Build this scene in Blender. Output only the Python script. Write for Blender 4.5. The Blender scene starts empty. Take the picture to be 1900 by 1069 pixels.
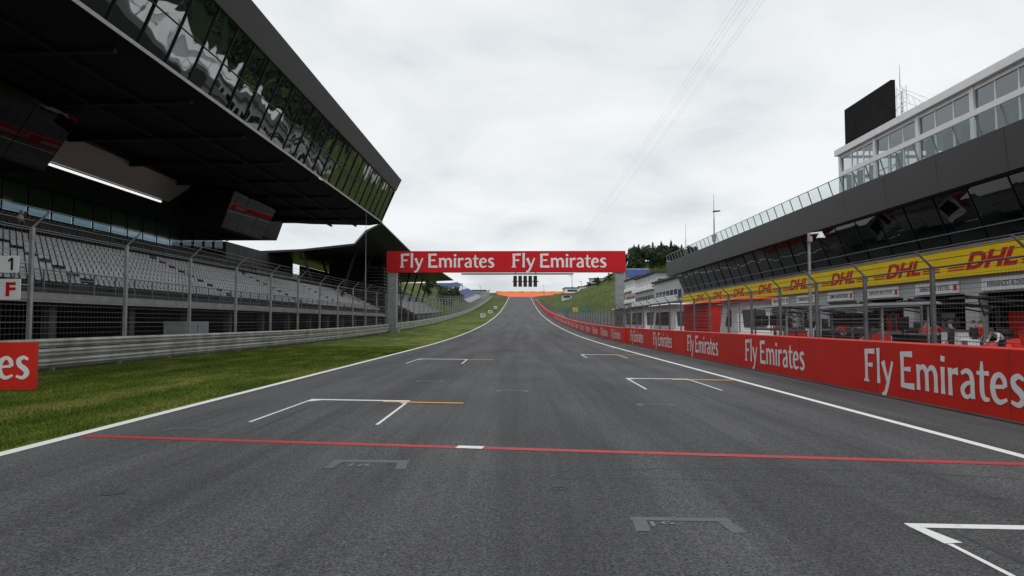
import bpy, math, random
import numpy as np
from mathutils import Vector
random.seed(7); np.random.seed(7)
C=bpy.context; D=bpy.data; SC=C.scene
COL=SC.collection
SC.view_settings.view_transform='Standard'
# ------------------------------------------------------------ materials
def mat(name,col,rough=.7,metal=0,var=.15,scale=3,bump=0,bscale=40,ior=1.5,emit=0,stretch=None,bdist=.02,spec=None,bst=None):
    m=D.materials.new(name); m.use_nodes=True; N=m.node_tree.nodes; L=m.node_tree.links
    b=N['Principled BSDF']; b.inputs['Roughness'].default_value=rough; b.inputs['Metallic'].default_value=metal
    b.inputs['IOR'].default_value=ior
    if spec is not None: b.inputs['Specular IOR Level'].default_value=spec
    tc=N.new('ShaderNodeTexCoord'); mp=N.new('ShaderNodeMapping'); L.new(tc.outputs['Object'],mp.inputs[0])
    if stretch: mp.inputs['Scale'].default_value=stretch
    n=N.new('ShaderNodeTexNoise'); n.inputs['Scale'].default_value=scale; n.inputs['Detail'].default_value=6; L.new(mp.outputs[0],n.inputs[0])
    r=N.new('ShaderNodeValToRGB'); r.color_ramp.elements[0].position=.3; r.color_ramp.elements[1].position=.7
    lo=[max(0,c*(1-var)) for c in col]; hi=[min(1,c*(1+var)) for c in col]
    r.color_ramp.elements[0].color=(*lo,1); r.color_ramp.elements[1].color=(*hi,1)
    L.new(n.outputs[0],r.inputs[0]); L.new(r.outputs[0],b.inputs['Base Color'])
    if bump:
        n2=N.new('ShaderNodeTexNoise'); n2.inputs['Scale'].default_value=bscale; n2.inputs['Detail'].default_value=4 if bscale>3 else .5
        if bst:
            m2=N.new('ShaderNodeMapping'); m2.inputs['Scale'].default_value=bst; L.new(tc.outputs['Object'],m2.inputs[0]); L.new(m2.outputs[0],n2.inputs[0])
        else: L.new(tc.outputs['Object'],n2.inputs[0])
        bp=N.new('ShaderNodeBump'); bp.inputs['Strength'].default_value=bump; bp.inputs['Distance'].default_value=bdist
        L.new(n2.outputs[0],bp.inputs['Height']); L.new(bp.outputs[0],b.inputs['Normal'])
    if emit:
        b.inputs['Emission Color'].default_value=(1,1,1,1); b.inputs['Emission Strength'].default_value=emit
    return m
def asphalt(name,base,streak=True):
    m=D.materials.new(name); m.use_nodes=True; N=m.node_tree.nodes; L=m.node_tree.links
    b=N['Principled BSDF']; b.inputs['Roughness'].default_value=.8; b.inputs['Specular IOR Level'].default_value=.3
    tc=N.new('ShaderNodeTexCoord')
    def noise(sc,st,det=5,ro=.5):
        mp=N.new('ShaderNodeMapping'); mp.inputs['Scale'].default_value=st; L.new(tc.outputs['Object'],mp.inputs[0])
        n=N.new('ShaderNodeTexNoise'); n.inputs['Scale'].default_value=sc; n.inputs['Detail'].default_value=det; n.inputs['Roughness'].default_value=ro
        L.new(mp.outputs[0],n.inputs[0]); return n.outputs[0]
    def mr(s,a,bb,c,d):
        q=N.new('ShaderNodeMapRange'); q.inputs[1].default_value=a;q.inputs[2].default_value=bb;q.inputs[3].default_value=c;q.inputs[4].default_value=d
        L.new(s,q.inputs[0]); return q.outputs[0]
    def mul(a,c):
        q=N.new('ShaderNodeMath'); q.operation='MULTIPLY'; L.new(a,q.inputs[0]); L.new(c,q.inputs[1]); return q.outputs[0]
    f=mr(noise(40,(1,1,1),5,.9),.40,.60,.20,1.80)
    f2=mr(noise(13,(1,1,1),5,.78),.35,.65,.74,1.26)
    g=mr(noise(.35,(1,.6,1),6),.3,.7,.80,1.17)
    v=mul(mul(f,f2),g)
    if streak:
        s1=mr(noise(1.0,(1,.035,1),5),.36,.60,.70,1.10)
        s2=mr(noise(6,(1,.03,1),4),.3,.7,.88,1.10)
        v=mul(mul(v,s1),s2)
    q=N.new('ShaderNodeMixRGB'); q.blend_type='MULTIPLY'; q.inputs[0].default_value=1; q.inputs[1].default_value=(*base,1)
    L.new(v,q.inputs[2]); L.new(q.outputs[0],b.inputs['Base Color'])
    bp=N.new('ShaderNodeBump'); bp.inputs['Strength'].default_value=.8; bp.inputs['Distance'].default_value=.014
    L.new(noise(46,(1,1,1),4,.75),bp.inputs['Height']); L.new(bp.outputs[0],b.inputs['Normal'])
    return m
def worn(name,col,base,thr=.42,scale=9,amt=1.0):
    m=D.materials.new(name); m.use_nodes=True; N=m.node_tree.nodes; L=m.node_tree.links
    b=N['Principled BSDF']; b.inputs['Roughness'].default_value=.6
    tc=N.new('ShaderNodeTexCoord'); n=N.new('ShaderNodeTexNoise'); n.inputs['Scale'].default_value=scale; n.inputs['Detail'].default_value=8; n.inputs['Roughness'].default_value=.75
    L.new(tc.outputs['Object'],n.inputs[0]); r=N.new('ShaderNodeValToRGB')
    r.color_ramp.elements[0].position=thr-.09; r.color_ramp.elements[1].position=thr+.05
    r.color_ramp.elements[0].color=(*[col[i]*(1-amt)+base[i]*amt for i in range(3)],1); r.color_ramp.elements[1].color=(*col,1)
    L.new(n.outputs[0],r.inputs[0]); L.new(r.outputs[0],b.inputs['Base Color']); return m
def glassclear(name,tint=(.6,.75,.72),refl=.15,gl=(.85,.95,.93)):
    m=D.materials.new(name); m.use_nodes=True; N=m.node_tree.nodes; L=m.node_tree.links
    for n in list(N):
        if n.type=='BSDF_PRINCIPLED': N.remove(n)
    o=[n for n in N if n.type=='OUTPUT_MATERIAL'][0]
    t=N.new('ShaderNodeBsdfTransparent'); t.inputs[0].default_value=(*tint,1)
    g=N.new('ShaderNodeBsdfGlossy'); g.inputs['Roughness'].default_value=.08; g.inputs[0].default_value=(*gl,1)
    mx=N.new('ShaderNodeMixShader'); mx.inputs[0].default_value=refl; L.new(t.outputs[0],mx.inputs[1]); L.new(g.outputs[0],mx.inputs[2])
    L.new(mx.outputs[0],o.inputs[0]); return m
def darkglass(name,col=(.012,.016,.018),ior=2.0,bump=.15,bs=.5,bd=.02,bst=None):
    return mat(name,col,.02,0,.3,1.0,bump,bs,ior,bdist=bd,bst=bst)
ASPH=(.079,.080,.084)
M=dict(
 asph=asphalt('asphalt',(.085,.0855,.089)), pit=asphalt('pit_asphalt',(.075,.075,.078),False),
 red_asph=mat('red_asphalt',(.78,.12,.07),.8,0,.12,.1),
 white=worn('road_white',(.78,.78,.77),ASPH,.36,7,.7), wline=worn('line_white',(.8,.8,.79),ASPH,.30,4,.5),
 redline=worn('road_red',(.46,.022,.024),(.12,.03,.03),.43,6,.8), orange=worn('road_orange',(.78,.35,.02),ASPH,.34,8,.6),
 ghost=worn('old_marking',(.094,.106,.118),ASPH,.46,8,1), ghostn=worn('old_number',(.20,.21,.22),ASPH,.50,18,.9), faint=worn('faint_marking',(.088,.092,.097),ASPH,.53,8,1),
 rubber=mat('rubber_mark',(.044,.044,.047),.75,0,.3,14,.3,60),
 redw=mat('red_wall',(.66,.022,.012),.5,0,.12,.8,.1,6,spec=.3), redb=mat('red_banner',(.62,.014,.022),.6,0,.08,.6,spec=.2),
 txt=mat('white_lettering',(.85,.85,.85),.5,0,.03,5),
 galv=mat('galvanised_steel',(.33,.34,.34),.5,.45,.2,2.5,.1,8), rail=mat('guardrail_steel',(.37,.375,.35),.5,.3,.35,1.0,.08,5),
 wire=mat('fence_wire',(.20,.205,.21),.5,.5,.1), post=mat('fence_post',(.15,.16,.17),.5,.4,.25,3),
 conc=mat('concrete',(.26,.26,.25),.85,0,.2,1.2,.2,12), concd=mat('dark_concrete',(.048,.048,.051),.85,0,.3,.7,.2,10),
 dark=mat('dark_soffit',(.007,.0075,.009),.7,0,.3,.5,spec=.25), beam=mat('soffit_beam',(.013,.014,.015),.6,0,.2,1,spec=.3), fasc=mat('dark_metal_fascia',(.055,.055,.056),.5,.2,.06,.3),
 fasc2=mat('pit_fascia',(.050,.050,.053),.55,.1,.07,.4), black=mat('black',(.010,.010,.011),.6,0,.2,3,spec=.3), frame=mat('window_frame',(.012,.013,.014),.5,.2,.1,spec=.3),
 screen=mat('screen_black',(.012,.012,.013),.8,0,.3,.8,spec=.1),
 trim=mat('aluminium_trim',(.55,.56,.57),.4,.4,.1,2), panel=mat('dark_panel',(.022,.023,.025),.4,.1,.15,.3), panell=mat('pale_panel',(.36,.36,.36),.35,.2,.15,.12),
 glass=darkglass('tinted_glass',(.003,.005,.005),3.3,1,.6,.04,(1,.7,.45)), glassf=darkglass('flat_tinted_glass',(.003,.004,.005),1.45,.2,.3), glass3=darkglass('pit_glass',(.003,.005,.006),1.5,.3,.4,.05),
 glass2=glassclear('lounge_glass',(.11,.17,.21),.09,(.8,.92,1)), rglass=glassclear('railing_glass',(.76,.82,.81),.06), pglass=glassclear('pavilion_glass',(.45,.49,.52),.20,(.9,.93,.96)),
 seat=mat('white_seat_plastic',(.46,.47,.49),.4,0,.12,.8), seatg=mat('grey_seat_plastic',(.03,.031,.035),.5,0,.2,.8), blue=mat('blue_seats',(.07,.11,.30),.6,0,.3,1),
 wh=mat('white_paint',(.78,.79,.80),.45,0,.05,1.5), tent=mat('tent_white',(.80,.81,.82),.5,0,.05,1), wall=mat('white_garage_wall',(.46,.47,.48),.6,0,.12,.7), shut=mat('roller_shutter',(.27,.29,.31),.5,.2,.1,1),
 yel=mat('yellow_banner',(.97,.66,.0),.7,0,.05,.7,spec=.2), dhl=mat('red_lettering',(.58,.008,.01),.6,0,.05,3,spec=.2),
 org=mat('orange_hoarding',(.90,.30,.04),.6,0,.3,.3), green=mat('green_hoarding',(.03,.22,.12),.6,0,.2,1), soil=mat('bare_soil',(.20,.16,.11),.9,0,.3,.5),
 curt=mat('grey_curtain',(.12,.12,.13),.8,0,.5,1.2,0,1,1.5,0,(1,6,.3)), strip=mat('glowing_daylight_slit',(.8,.8,.8),.5,0,0,1,0,1,1.5,.9),  # last entry: emissive white imitating daylight in a slit, no lamp
 rub=mat('tyre_rubber',(.02,.02,.02),.7), carr=mat('car_paint_red',(.6,.015,.01),.2,0,.03), skin=mat('skin',(.45,.27,.19),.6), hair=mat('hair',(.04,.03,.02),.7),
 bark=mat('bark',(.07,.05,.035),.9,0,.3,5), leaf=mat('leaf_green',(.035,.060,.018),.7,0,.6,.35), conif=mat('conifer_green',(.014,.028,.014),.8,0,.5,.5), lens=mat('lamp_lens',(.05,.01,.01),.15,0,.1),
 blueshirt=mat('blue_shirt',(.08,.16,.42),.8), redshirt=mat('red_shirt',(.5,.03,.02),.8), darkcl=mat('dark_clothing',(.025,.027,.035),.85), wool=mat('white_shirt',(.6,.6,.6),.8), cable=mat('power_cable',(.45,.46,.47),.6),
)
def grassmat():
    m=D.materials.new('grass'); m.use_nodes=True; N=m.node_tree.nodes; L=m.node_tree.links
    b=N['Principled BSDF']; b.inputs['Roughness'].default_value=.85; b.inputs['Specular IOR Level'].default_value=.15
    g=N.new('ShaderNodeNewGeometry')
    def nz(s,d,st=(1,1,1)):
        mp=N.new('ShaderNodeMapping'); mp.inputs['Scale'].default_value=st; L.new(g.outputs['Position'],mp.inputs[0])
        n=N.new('ShaderNodeTexNoise'); n.inputs['Scale'].default_value=s; n.inputs['Detail'].default_value=d; L.new(mp.outputs[0],n.inputs[0]); return n
    n=nz(.9,8,(1,.35,1)); r=N.new('ShaderNodeValToRGB'); r.color_ramp.elements[0].position=.34; r.color_ramp.elements[1].position=.66
    r.color_ramp.elements[0].color=(.075,.125,.012,1); r.color_ramp.elements[1].color=(.25,.245,.06,1)
    e=r.color_ramp.elements.new(.5); e.color=(.130,.175,.022,1)
    L.new(n.outputs[0],r.inputs[0])
    n2=nz(22,5); r2=N.new('ShaderNodeValToRGB'); r2.color_ramp.elements[0].color=(.5,.5,.5,1); r2.color_ramp.elements[1].color=(1.5,1.5,1.5,1)
    r2.color_ramp.elements[0].position=.3; r2.color_ramp.elements[1].position=.7
    L.new(n2.outputs[0],r2.inputs[0]); q=N.new('ShaderNodeMixRGB'); q.blend_type='MULTIPLY'; q.inputs[0].default_value=1
    L.new(r.outputs[0],q.inputs[1]); L.new(r2.outputs[0],q.inputs[2])
    n3=nz(.06,6); r3=N.new('ShaderNodeValToRGB'); r3.color_ramp.elements[0].position=.35; r3.color_ramp.elements[1].position=.6
    r3.color_ramp.elements[0].color=(.55,.62,.6,1); r3.color_ramp.elements[1].color=(1,1,1,1); L.new(n3.outputs[0],r3.inputs[0])
    q3=N.new('ShaderNodeMixRGB'); q3.blend_type='MULTIPLY'; q3.inputs[0].default_value=1; L.new(q.outputs[0],q3.inputs[1]); L.new(r3.outputs[0],q3.inputs[2])
    sp=N.new('ShaderNodeSeparateXYZ'); L.new(g.outputs['Position'],sp.inputs[0])
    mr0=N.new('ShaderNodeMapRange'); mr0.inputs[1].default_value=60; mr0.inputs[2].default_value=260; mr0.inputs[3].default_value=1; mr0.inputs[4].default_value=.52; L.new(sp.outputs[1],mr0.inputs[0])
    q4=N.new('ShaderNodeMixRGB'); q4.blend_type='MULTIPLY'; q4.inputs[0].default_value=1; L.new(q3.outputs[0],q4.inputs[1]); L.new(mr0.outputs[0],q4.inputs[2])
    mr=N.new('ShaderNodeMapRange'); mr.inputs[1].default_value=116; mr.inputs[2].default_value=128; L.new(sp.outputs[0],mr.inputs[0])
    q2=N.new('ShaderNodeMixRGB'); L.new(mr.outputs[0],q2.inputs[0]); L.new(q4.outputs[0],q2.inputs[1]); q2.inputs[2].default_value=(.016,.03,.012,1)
    L.new(q2.outputs[0],b.inputs['Base Color'])
    bp=N.new('ShaderNodeBump'); bp.inputs['Strength'].default_value=.8; bp.inputs['Distance'].default_value=.05; L.new(n2.outputs[0],bp.inputs['Height']); L.new(bp.outputs[0],b.inputs['Normal'])
    return m
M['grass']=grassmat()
# ------------------------------------------------------------ builders
class MB:
    def __init__(s): s.v=[]; s.f=[]
    def quad(s,*p):
        i=len(s.v); s.v+= [tuple(q) for q in p]; s.f.append(tuple(range(i,i+len(p)))); return s
    def box(s,x0,x1,y0,y1,z0,z1):
        i=len(s.v); s.v+=[(x,y,z) for z in(z0,z1) for y in(y0,y1) for x in(x0,x1)]
        s.f+=[tuple(i+k for k in f) for f in((0,2,3,1),(4,5,7,6),(0,1,5,4),(1,3,7,5),(3,2,6,7),(2,0,4,6))]; return s
    def hexa(s,p):
        i=len(s.v); s.v+=[tuple(q) for q in p]
        s.f+=[tuple(i+k for k in f) for f in((0,3,2,1),(4,5,6,7),(0,1,5,4),(1,2,6,5),(2,3,7,6),(3,0,4,7))]; return s
    def tube(s,a,b,r0,r1=None,n=8,caps=True):
        r1=r0 if r1 is None else r1; a=Vector(a); b=Vector(b); d=(b-a).normalized()
        t=Vector((0,0,1)) if abs(d.z)<.9 else Vector((1,0,0)); u=d.cross(t).normalized(); w=d.cross(u); i=len(s.v)
        for c,r in((a,r0),(b,r1)):
            for k in range(n):
                an=2*math.pi*k/n; s.v.append(tuple(c+u*math.cos(an)*r+w*math.sin(an)*r))
        for k in range(n): s.f.append((i+k,i+(k+1)%n,i+n+(k+1)%n,i+n+k))
        if caps: s.f.append(tuple(i+k for k in range(n))[::-1]); s.f.append(tuple(i+n+k for k in range(n)))
        return s
    def prof(s,pts,ys,zf=lambda y:0):
        i=len(s.v); n=len(pts)
        for y in ys:
            z0=zf(y)
            for x,z in pts: s.v.append((x,y,z+z0))
        for a in range(len(ys)-1):
            for k in range(n-1): s.f.append((i+a*n+k,i+a*n+k+1,i+(a+1)*n+k+1,i+(a+1)*n+k))
        return s
WL={}
def mesh(name,mb,m,off=(0,0,0),smooth=False):
    me=D.meshes.new(name); ox,oy,oz=off
    me.from_pydata([(x-ox,y-oy,z-oz) for x,y,z in mb.v],[],mb.f)
    me.materials.append(m)
    if smooth: me.polygons.foreach_set('use_smooth',[True]*len(me.polygons))
    me.update(); return me
def thing(name,label,cat,loc,group=None):
    o=D.objects.new(name,None); o.empty_display_size=.3; COL.objects.link(o); o.location=loc; WL[o.name]=Vector(loc)
    o['label']=label; o['category']=cat
    if group:o['group']=group
    return o
def part(name,mb,m,par,label=None,smooth=False,stuff=False):
    off=WL[par.name]; o=D.objects.new(name,mesh(name,mb,m,off,smooth)); COL.objects.link(o); o.parent=par; WL[o.name]=off
    if label:o['label']=label
    if stuff:o['kind']='stuff'
    return o
def single(name,mb,m,label,cat,loc=(0,0,0),group=None,smooth=False,kind=None):
    o=D.objects.new(name,mesh(name,mb,m,loc,smooth)); COL.objects.link(o); o.location=loc; WL[o.name]=Vector(loc)
    if kind: o['kind']=kind
    if kind!='structure': o['label']=label; o['category']=cat
    if group:o['group']=group
    return o
def copyt(o,delta=(0,0,0),rz=None,sc=None,par=None):
    c=o.copy(); COL.objects.link(c)
    if par is None:
        c.location=o.location+Vector(delta)
        if rz is not None: c.rotation_euler.z=rz
        if sc: c.scale=sc
    else: c.parent=par
    for ch in o.children: copyt(ch,par=c)
    return c
# ------------------------------------------------------------ terrain profile
PP=[(-400,0),(58,0),(90,.4),(137,1.5),(198,3.7),(239,5.7),(290,8.6),(343,12),(402,16.2),(430,17.5),(480,22.5),(520,22.5),(6000,22.5)]
xs_,zs_=zip(*PP)
def raw(y): return float(np.interp(y,xs_,zs_))
def sm(y): return raw(y) if (y<40 or y>410) else sum(raw(y+d) for d in(-14,-7,0,7,14))/5
YS=[-400,-100,-20,0,20,40]+list(range(50,500,6))+[500,520,540,560,600,700,900,1500,4000]
ZS=[sm(y) for y in YS]
def PL(y): return float(np.interp(y,YS,ZS))
def ss(x,a,b):
    t=min(1,max(0,(x-a)/(b-a))); return t*t*(3-2*t)
def H(x,y):
    z=PL(y)
    z+=ss(y,130,200)*(1-ss(y,380,425))*min(9,max(0,(-x-21)*.5))
    e=min(29,max(0,(x-18)*.27)+max(0,(x-62)*.28))
    z+=ss(y,488,560)*e
    z+=(1-ss(y,400,480))*min(60,max(0,(x-115)*.26))
    z+=ss(y,240,330)*(1-ss(y,400,470))*min(7,max(0,(x-22)*.35))
    z+=min(25,max(0,(-x-150)*.1))
    return z
def ysr(y0,y1): return [y0]+[y for y in YS if y0<y<y1]+[y1]
XS=[-4000,-1200,-600,-300,-150,-80,-60,-45,-39,-35,-30,-25,-21,-17,0,15,20,22,30,42,50,60,70,80,88,100,115,125,140,170,220,300,420,700,1500,4000]
g=MB()
for y in YS:
    for x in XS: g.v.append((x,y,H(x,y)))
nx=len(XS)
for j in range(len(YS)-1):
    for i in range(nx-1): g.f.append((j*nx+i,j*nx+i+1,(j+1)*nx+i+1,(j+1)*nx+i))
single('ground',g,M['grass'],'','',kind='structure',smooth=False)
def strip(name,x0,x1,y0,y1,dz,m,kind='structure'):
    mb=MB().prof([(x0,dz),(x1,dz)],ysr(y0,y1),PL); return single(name,mb,m,'','',kind=kind)
strip('road',-6.78,8.9,-60,432,.004,M['asph'])
strip('pit_lane',8.9,27,-60,215,.004,M['pit'])
strip('service_road',-60,-16.9,-60,128,.004,M['pit'])
strip('paddock_yard',48.5,108,-20,235,.004,M['pit'])
mb=MB(); yy_=[432]+[y for y in YS if 432<y<479.5]+[479.5]
for y in yy_:
    t_=(y-432)/47.5; mb.v+=[(-7-9*min(1,t_*1.5),y,PL(y)+.006),(9+49*t_**1.6,y,PL(y)+.006)]
for i in range(len(yy_)-1): mb.f.append((2*i,2*i+1,2*i+3,2*i+2))
single('runoff_area',mb,M['red_asph'],'','',kind='structure')
strip('edge_line',-6.78,-6.58,-20,428,.008,M['wline'])
strip('edge_line',6.28,6.44,-20,428,.008,M['wline'])
strip('edge_line',11.6,11.75,60,210,.008,M['wline'])
# ------------------------------------------------------------ markings
def lineq(mb,a,b,w,z=.008,wend=False):
    ax,ay=a; bx,by=b; dx,dy=bx-ax,by-ay; l=math.hypot(dx,dy); nx_,ny_=-dy/l*w/2,dx/l*w/2
    mb.quad((ax-nx_,ay-ny_,z),(bx-nx_,by-ny_,z),(bx+nx_,by+ny_,z),(ax+nx_,ay+ny_,z))
def marking(name,mb,m): return single(name,mb,m,'','',kind='structure')
mb=MB()
lineq(mb,(-6.5,10.2),(8.2,8.0),.17); marking('start_marking',mb,M['redline'])
mb=MB(); lineq(mb,(-.86,9.36),(-.50,9.305),.19,.012); marking('line_marking',mb,M['white'])
slots=[(-4.6,-2.37,15.05,1),(3.19,5.02,20.8,1),(-4.7,-2.38,31.6,1),(3.17,5.07,36,1),(-4.7,-2.4,48,0),(3.25,5.06,5.83,0)]
for x0,x1,y,orr in slots:
    mb=MB(); yr=y-.28; w=.17 if y>10 else .12
    if y<10:
        yr=y-.1; lineq(mb,(x0-.02,y),(x1,yr),w)
        mb.quad((x0-.02,y-.061,.008),(x0+.0,5.36,.008),(x0+.15,5.38,.008),(x0+.08,y-.063,.008))
        lineq(mb,(x0+.035,5.355),(x0+.05,y-3.4),.045)
        lineq(mb,(x1-.03,yr-w/2-.02),(x1+.0,yr-3.4),.045)
    else:
        if y>30: w=.26
        lineq(mb,(x0,y),(x1,yr),w)
        lineq(mb,(x0+.03,y-w/2-.02),(x0+.0,y-3.4),.055)
        lineq(mb,(x1-.03,yr-w/2-.02),(x1+.0,yr-3.4),.055)
        mb.quad((x0+.06,y-w/2-.01,.009),(x0+.30,y-w/2-.05,.009),(x0+.06,y-w/2-.32,.009))
        mb.quad((x1-.06,yr-w/2-.01,.009),(x1-.06,yr-w/2-.40,.009),(x1-.30,yr-w/2+.0,.009))
    marking('grid_marking',mb,M['white'])
    if orr:
        mb=MB(); lineq(mb,(x1-.55,yr-.22+.05),(x1+1.18,yr-.42),.15 if y<18 else .22,.013); marking('line_marking',mb,M['orange'])
mb=MB(); lineq(mb,(-5.2,50.4),(6.28,45.2),.42,.012); marking('line_marking',mb,M['wline'])
def bracket(x0,x1,y,dl,m,w=.16):
    mb=MB(); s=(x1-x0)*.04
    lineq(mb,(x0,y),(x1,y-s),w)
    lineq(mb,(x0+.07,y-w/2),(x0+.05,y-dl),.12); lineq(mb,(x1-.07,y-s-w/2),(x1-.03,y-s-dl),.12)
    marking('old_grid_marking',mb,m)
bracket(-2.29,-1.35,8.42,.42,M['ghost']); bracket(.95,1.80,6.0,.36,M['ghost'],.1)
for x0,x1,y in((-5.6,-4.75,10.9),(-3.0,-2.2,19.8),(-.6,.2,17.1),(2.4,3.15,14.3)): bracket(x0,x1,y,.3,M['faint'],.12)
mb=MB(); mb.quad(*[(-4.05+.11*math.cos(t*.5236)*(1+.15*math.sin(t*3)),6.85+.13*math.sin(t*.5236),.009) for t in range(12)]); marking('road_patch',mb,M['rubber'])
mb=MB()
for p,q in(((.33,7.0),(.45,7.0)),((.33,7.12),(.45,7.12)),((.33,7.0),(.33,7.12)),((.45,7.0),(.45,7.12))): lineq(mb,p,q,.02,.009)
marking('road_patch',mb,M['rubber'])
for c,(x0,y0,x1,y1,bend,w) in enumerate([(-.8,7.4,5.6,6.2,.6,.03),(-.5,7.7,7.2,6.7,.8,.04),(-5.5,13.5,-1.5,9.6,.15,.02),(1.2,20,2.3,9,.2,.04),(4.4,30,4.9,13,.1,.07),(4.1,19,4.6,8.6,.1,.07),(-3.6,40,-3.3,16,.1,.07),(-3.5,14.4,-3.45,9.9,0,.14),(4.0,20,4.05,15,0,.14),(-2.9,31,-2.9,24,0,.16),(-4.25,14.4,-4.2,10.5,0,.12),(3.5,5.6,3.9,3.2,0,.2),(5.6,40,6.0,9,.1,.05)]):
    mb=MB(); n=24; vs=[]
    for t in range(n+1):
        s=t/n; x=x0+(x1-x0)*s+bend*.3*math.sin(s*3.14); y=y0+(y1-y0)*s+bend*math.sin(s*3.14); vs.append((x,y))
    for t in range(n+1):
        p=vs[max(0,t-1)];q=vs[min(n,t+1)]; d=Vector((q[0]-p[0],q[1]-p[1])).normalized(); ww=w*.5*math.sin(math.pi*(t+.3)/(n+.6))
        mb.v+= [(vs[t][0]-d.y*ww,vs[t][1]+d.x*ww,.0058+c*.0001),(vs[t][0]+d.y*ww,vs[t][1]-d.x*ww,.0058+c*.0001)]
    for t in range(n): mb.f.append((2*t,2*t+1,2*t+3,2*t+2))
    marking('tyre_mark',mb,M['rubber'])
# ------------------------------------------------------------ lettering
G={
'F':(.62,[[(.13,0,.16),(.13,.5,.13),(.13,1.0,.17)],[(.08,.94,.11),(.56,.95,.14)],[(.15,.52,.08),(.45,.53,.12)],[(0,.03,.06),(.27,.03,.06)]]),
'l':(.27,[[(.11,0,.16),(.11,.5,.12),(.11,1.06,.16)]]),
'y':(.54,[[(.06,.68,.17),(.17,.36,.13),(.28,.05,.12)],[(.50,.69,.09),(.38,.33,.10),(.27,.02,.13),(.15,-.25,.12),(.0,-.33,.11)]]),
'E':(.68,[[(.13,0,.16),(.13,.5,.13),(.13,1.0,.17)],[(.08,.94,.11),(.56,.95,.14)],[(.15,.52,.08),(.48,.53,.11)],[(.08,.055,.11),(.62,.06,.15)]]),
'm':(.91,[[(.1,0,.15),(.1,.35,.12),(.1,.69,.15)],[(.1,.48,.05),(.22,.62,.1),(.34,.62,.13),(.42,.48,.14),(.43,.25,.13),(.43,0,.15)],[(.43,.48,.05),(.55,.62,.1),(.67,.62,.13),(.75,.48,.14),(.76,.25,.13),(.76,0,.15)]]),
'i':(.25,[[(.1,0,.15),(.1,.35,.12),(.1,.69,.15)],[(.1,.83,.14),(.12,.97,.15)]]),
'r':(.42,[[(.1,0,.15),(.1,.35,.12),(.1,.69,.15)],[(.12,.48,.05),(.2,.6,.1),(.37,.62,.16)]]),
'a':(.53,[[(.05,.58,.08),(.2,.66,.1),(.34,.6,.13),(.39,.42,.13),(.39,.2,.13),(.40,.0,.14)],[(.38,.40,.06),(.2,.34,.1),(.08,.2,.13),(.13,.06,.11),(.25,.03,.08),(.38,.14,.05)]]),
't':(.38,[[(.16,.92,.06),(.15,.64,.12),(.15,.2,.13),(.22,.05,.11),(.36,.05,.06)],[(.0,.64,.07),(.36,.65,.09)]]),
'e':(.53,[[(.07,.36,.07),(.40,.39,.08)],[(.42,.38,.10),(.39,.55,.12),(.27,.65,.1),(.13,.56,.13),(.07,.34,.14),(.13,.11,.13),(.27,.03,.1),(.46,.11,.06)]]),
's':(.42,[[(.37,.59,.07),(.24,.66,.1),(.10,.57,.13),(.13,.42,.14),(.28,.30,.15),(.34,.16,.14),(.22,.03,.1),(.03,.08,.07)]]),
' ':(.26,[])}
def cr(p,n=5):
    if len(p)<3: return p
    out=[]; P=[p[0]]+list(p)+[p[-1]]
    for i in range(1,len(P)-2):
        for k in range(n):
            t=k/n; out.append(tuple(.5*((2*P[i][c])+(-P[i-1][c]+P[i+1][c])*t+(2*P[i-1][c]-5*P[i][c]+4*P[i+1][c]-P[i+2][c])*t*t+(-P[i-1][c]+3*P[i][c]-3*P[i+1][c]+P[i+2][c])*t**3) for c in range(3)))
    out.append(p[-1]); return out
def lettering(text,width,cap,o,r,u,n,par,step=.0006,sub=5):
    tot=sum(G[c][0] for c in text)-.08; sx=width/tot; o,r,u,n=map(Vector,(o,r,u,n)); mb=MB(); ox=0
    for c in text:
        adv,sts=G[c]
        for k,st in enumerate(sts):
            pts=cr(st,sub); P2=[Vector(((ox+p[0])*sx,p[1]*cap)) for p in pts]; i0=len(mb.v); m_=(sx+cap)/2*1.10
            for j,p in enumerate(P2):
                d=(P2[min(j+1,len(P2)-1)]-P2[max(j-1,0)]).normalized(); w=pts[j][2]*m_/2
                for s in(1,-1):
                    q=p+Vector((-d.y,d.x))*w*s; mb.v.append(tuple(o+r*q.x+u*q.y+n*(step*k)))
            for j in range(len(P2)-1): mb.f.append((i0+2*j,i0+2*j+1,i0+2*j+3,i0+2*j+2))
        ox+=adv
    return part('lettering',mb,M['txt'],par)
def textmesh(s,size,offset=0,shear=0):
    cu=D.curves.new('t','FONT'); cu.body=s; cu.size=size; cu.offset=offset; cu.shear=shear; cu.dimensions='2D'; cu.fill_mode='FRONT'
    ob=D.objects.new('t',cu); COL.objects.link(ob); C.view_layer.update()
    me=D.meshes.new_from_object(ob.evaluated_get(C.evaluated_depsgraph_get())); D.objects.remove(ob)
    v=[(a.co.x,a.co.y) for a in me.vertices]; f=[tuple(p.vertices) for p in me.polygons]; D.meshes.remove(me); return v,f
_tc={}
def text(s,width,height,o,r,u,par,m,offset=0,shear=0,name='lettering'):
    key=(s,offset,shear)
    if key not in _tc: _tc[key]=textmesh(s,1,offset,shear)
    v,f=_tc[key]; xs=[a for a,_ in v]; ys=[b for _,b in v]; x0,x1,y0,y1=min(xs),max(xs),min(ys),max(ys)
    o,r,u=map(Vector,(o,r,u)); mb=MB(); mb.v=[tuple(o+r*((a-x0)/(x1-x0)*width)+u*((b-y0)/(y1-y0)*height)) for a,b in v]; mb.f=f
    if par is None: return single(name,mb,m,'','',kind='structure')
    return part(name,mb,m,par)
text('18',.24,.16,(-2.03,8.1,.009),(1,0,0),(0,1,0),None,M['ghostn'],.01,name='grid_number')
text('19',.2,.13,(1.1,5.78,.009),(1,0,0),(0,1,0),None,M['ghostn'],.01,name='grid_number')
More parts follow.
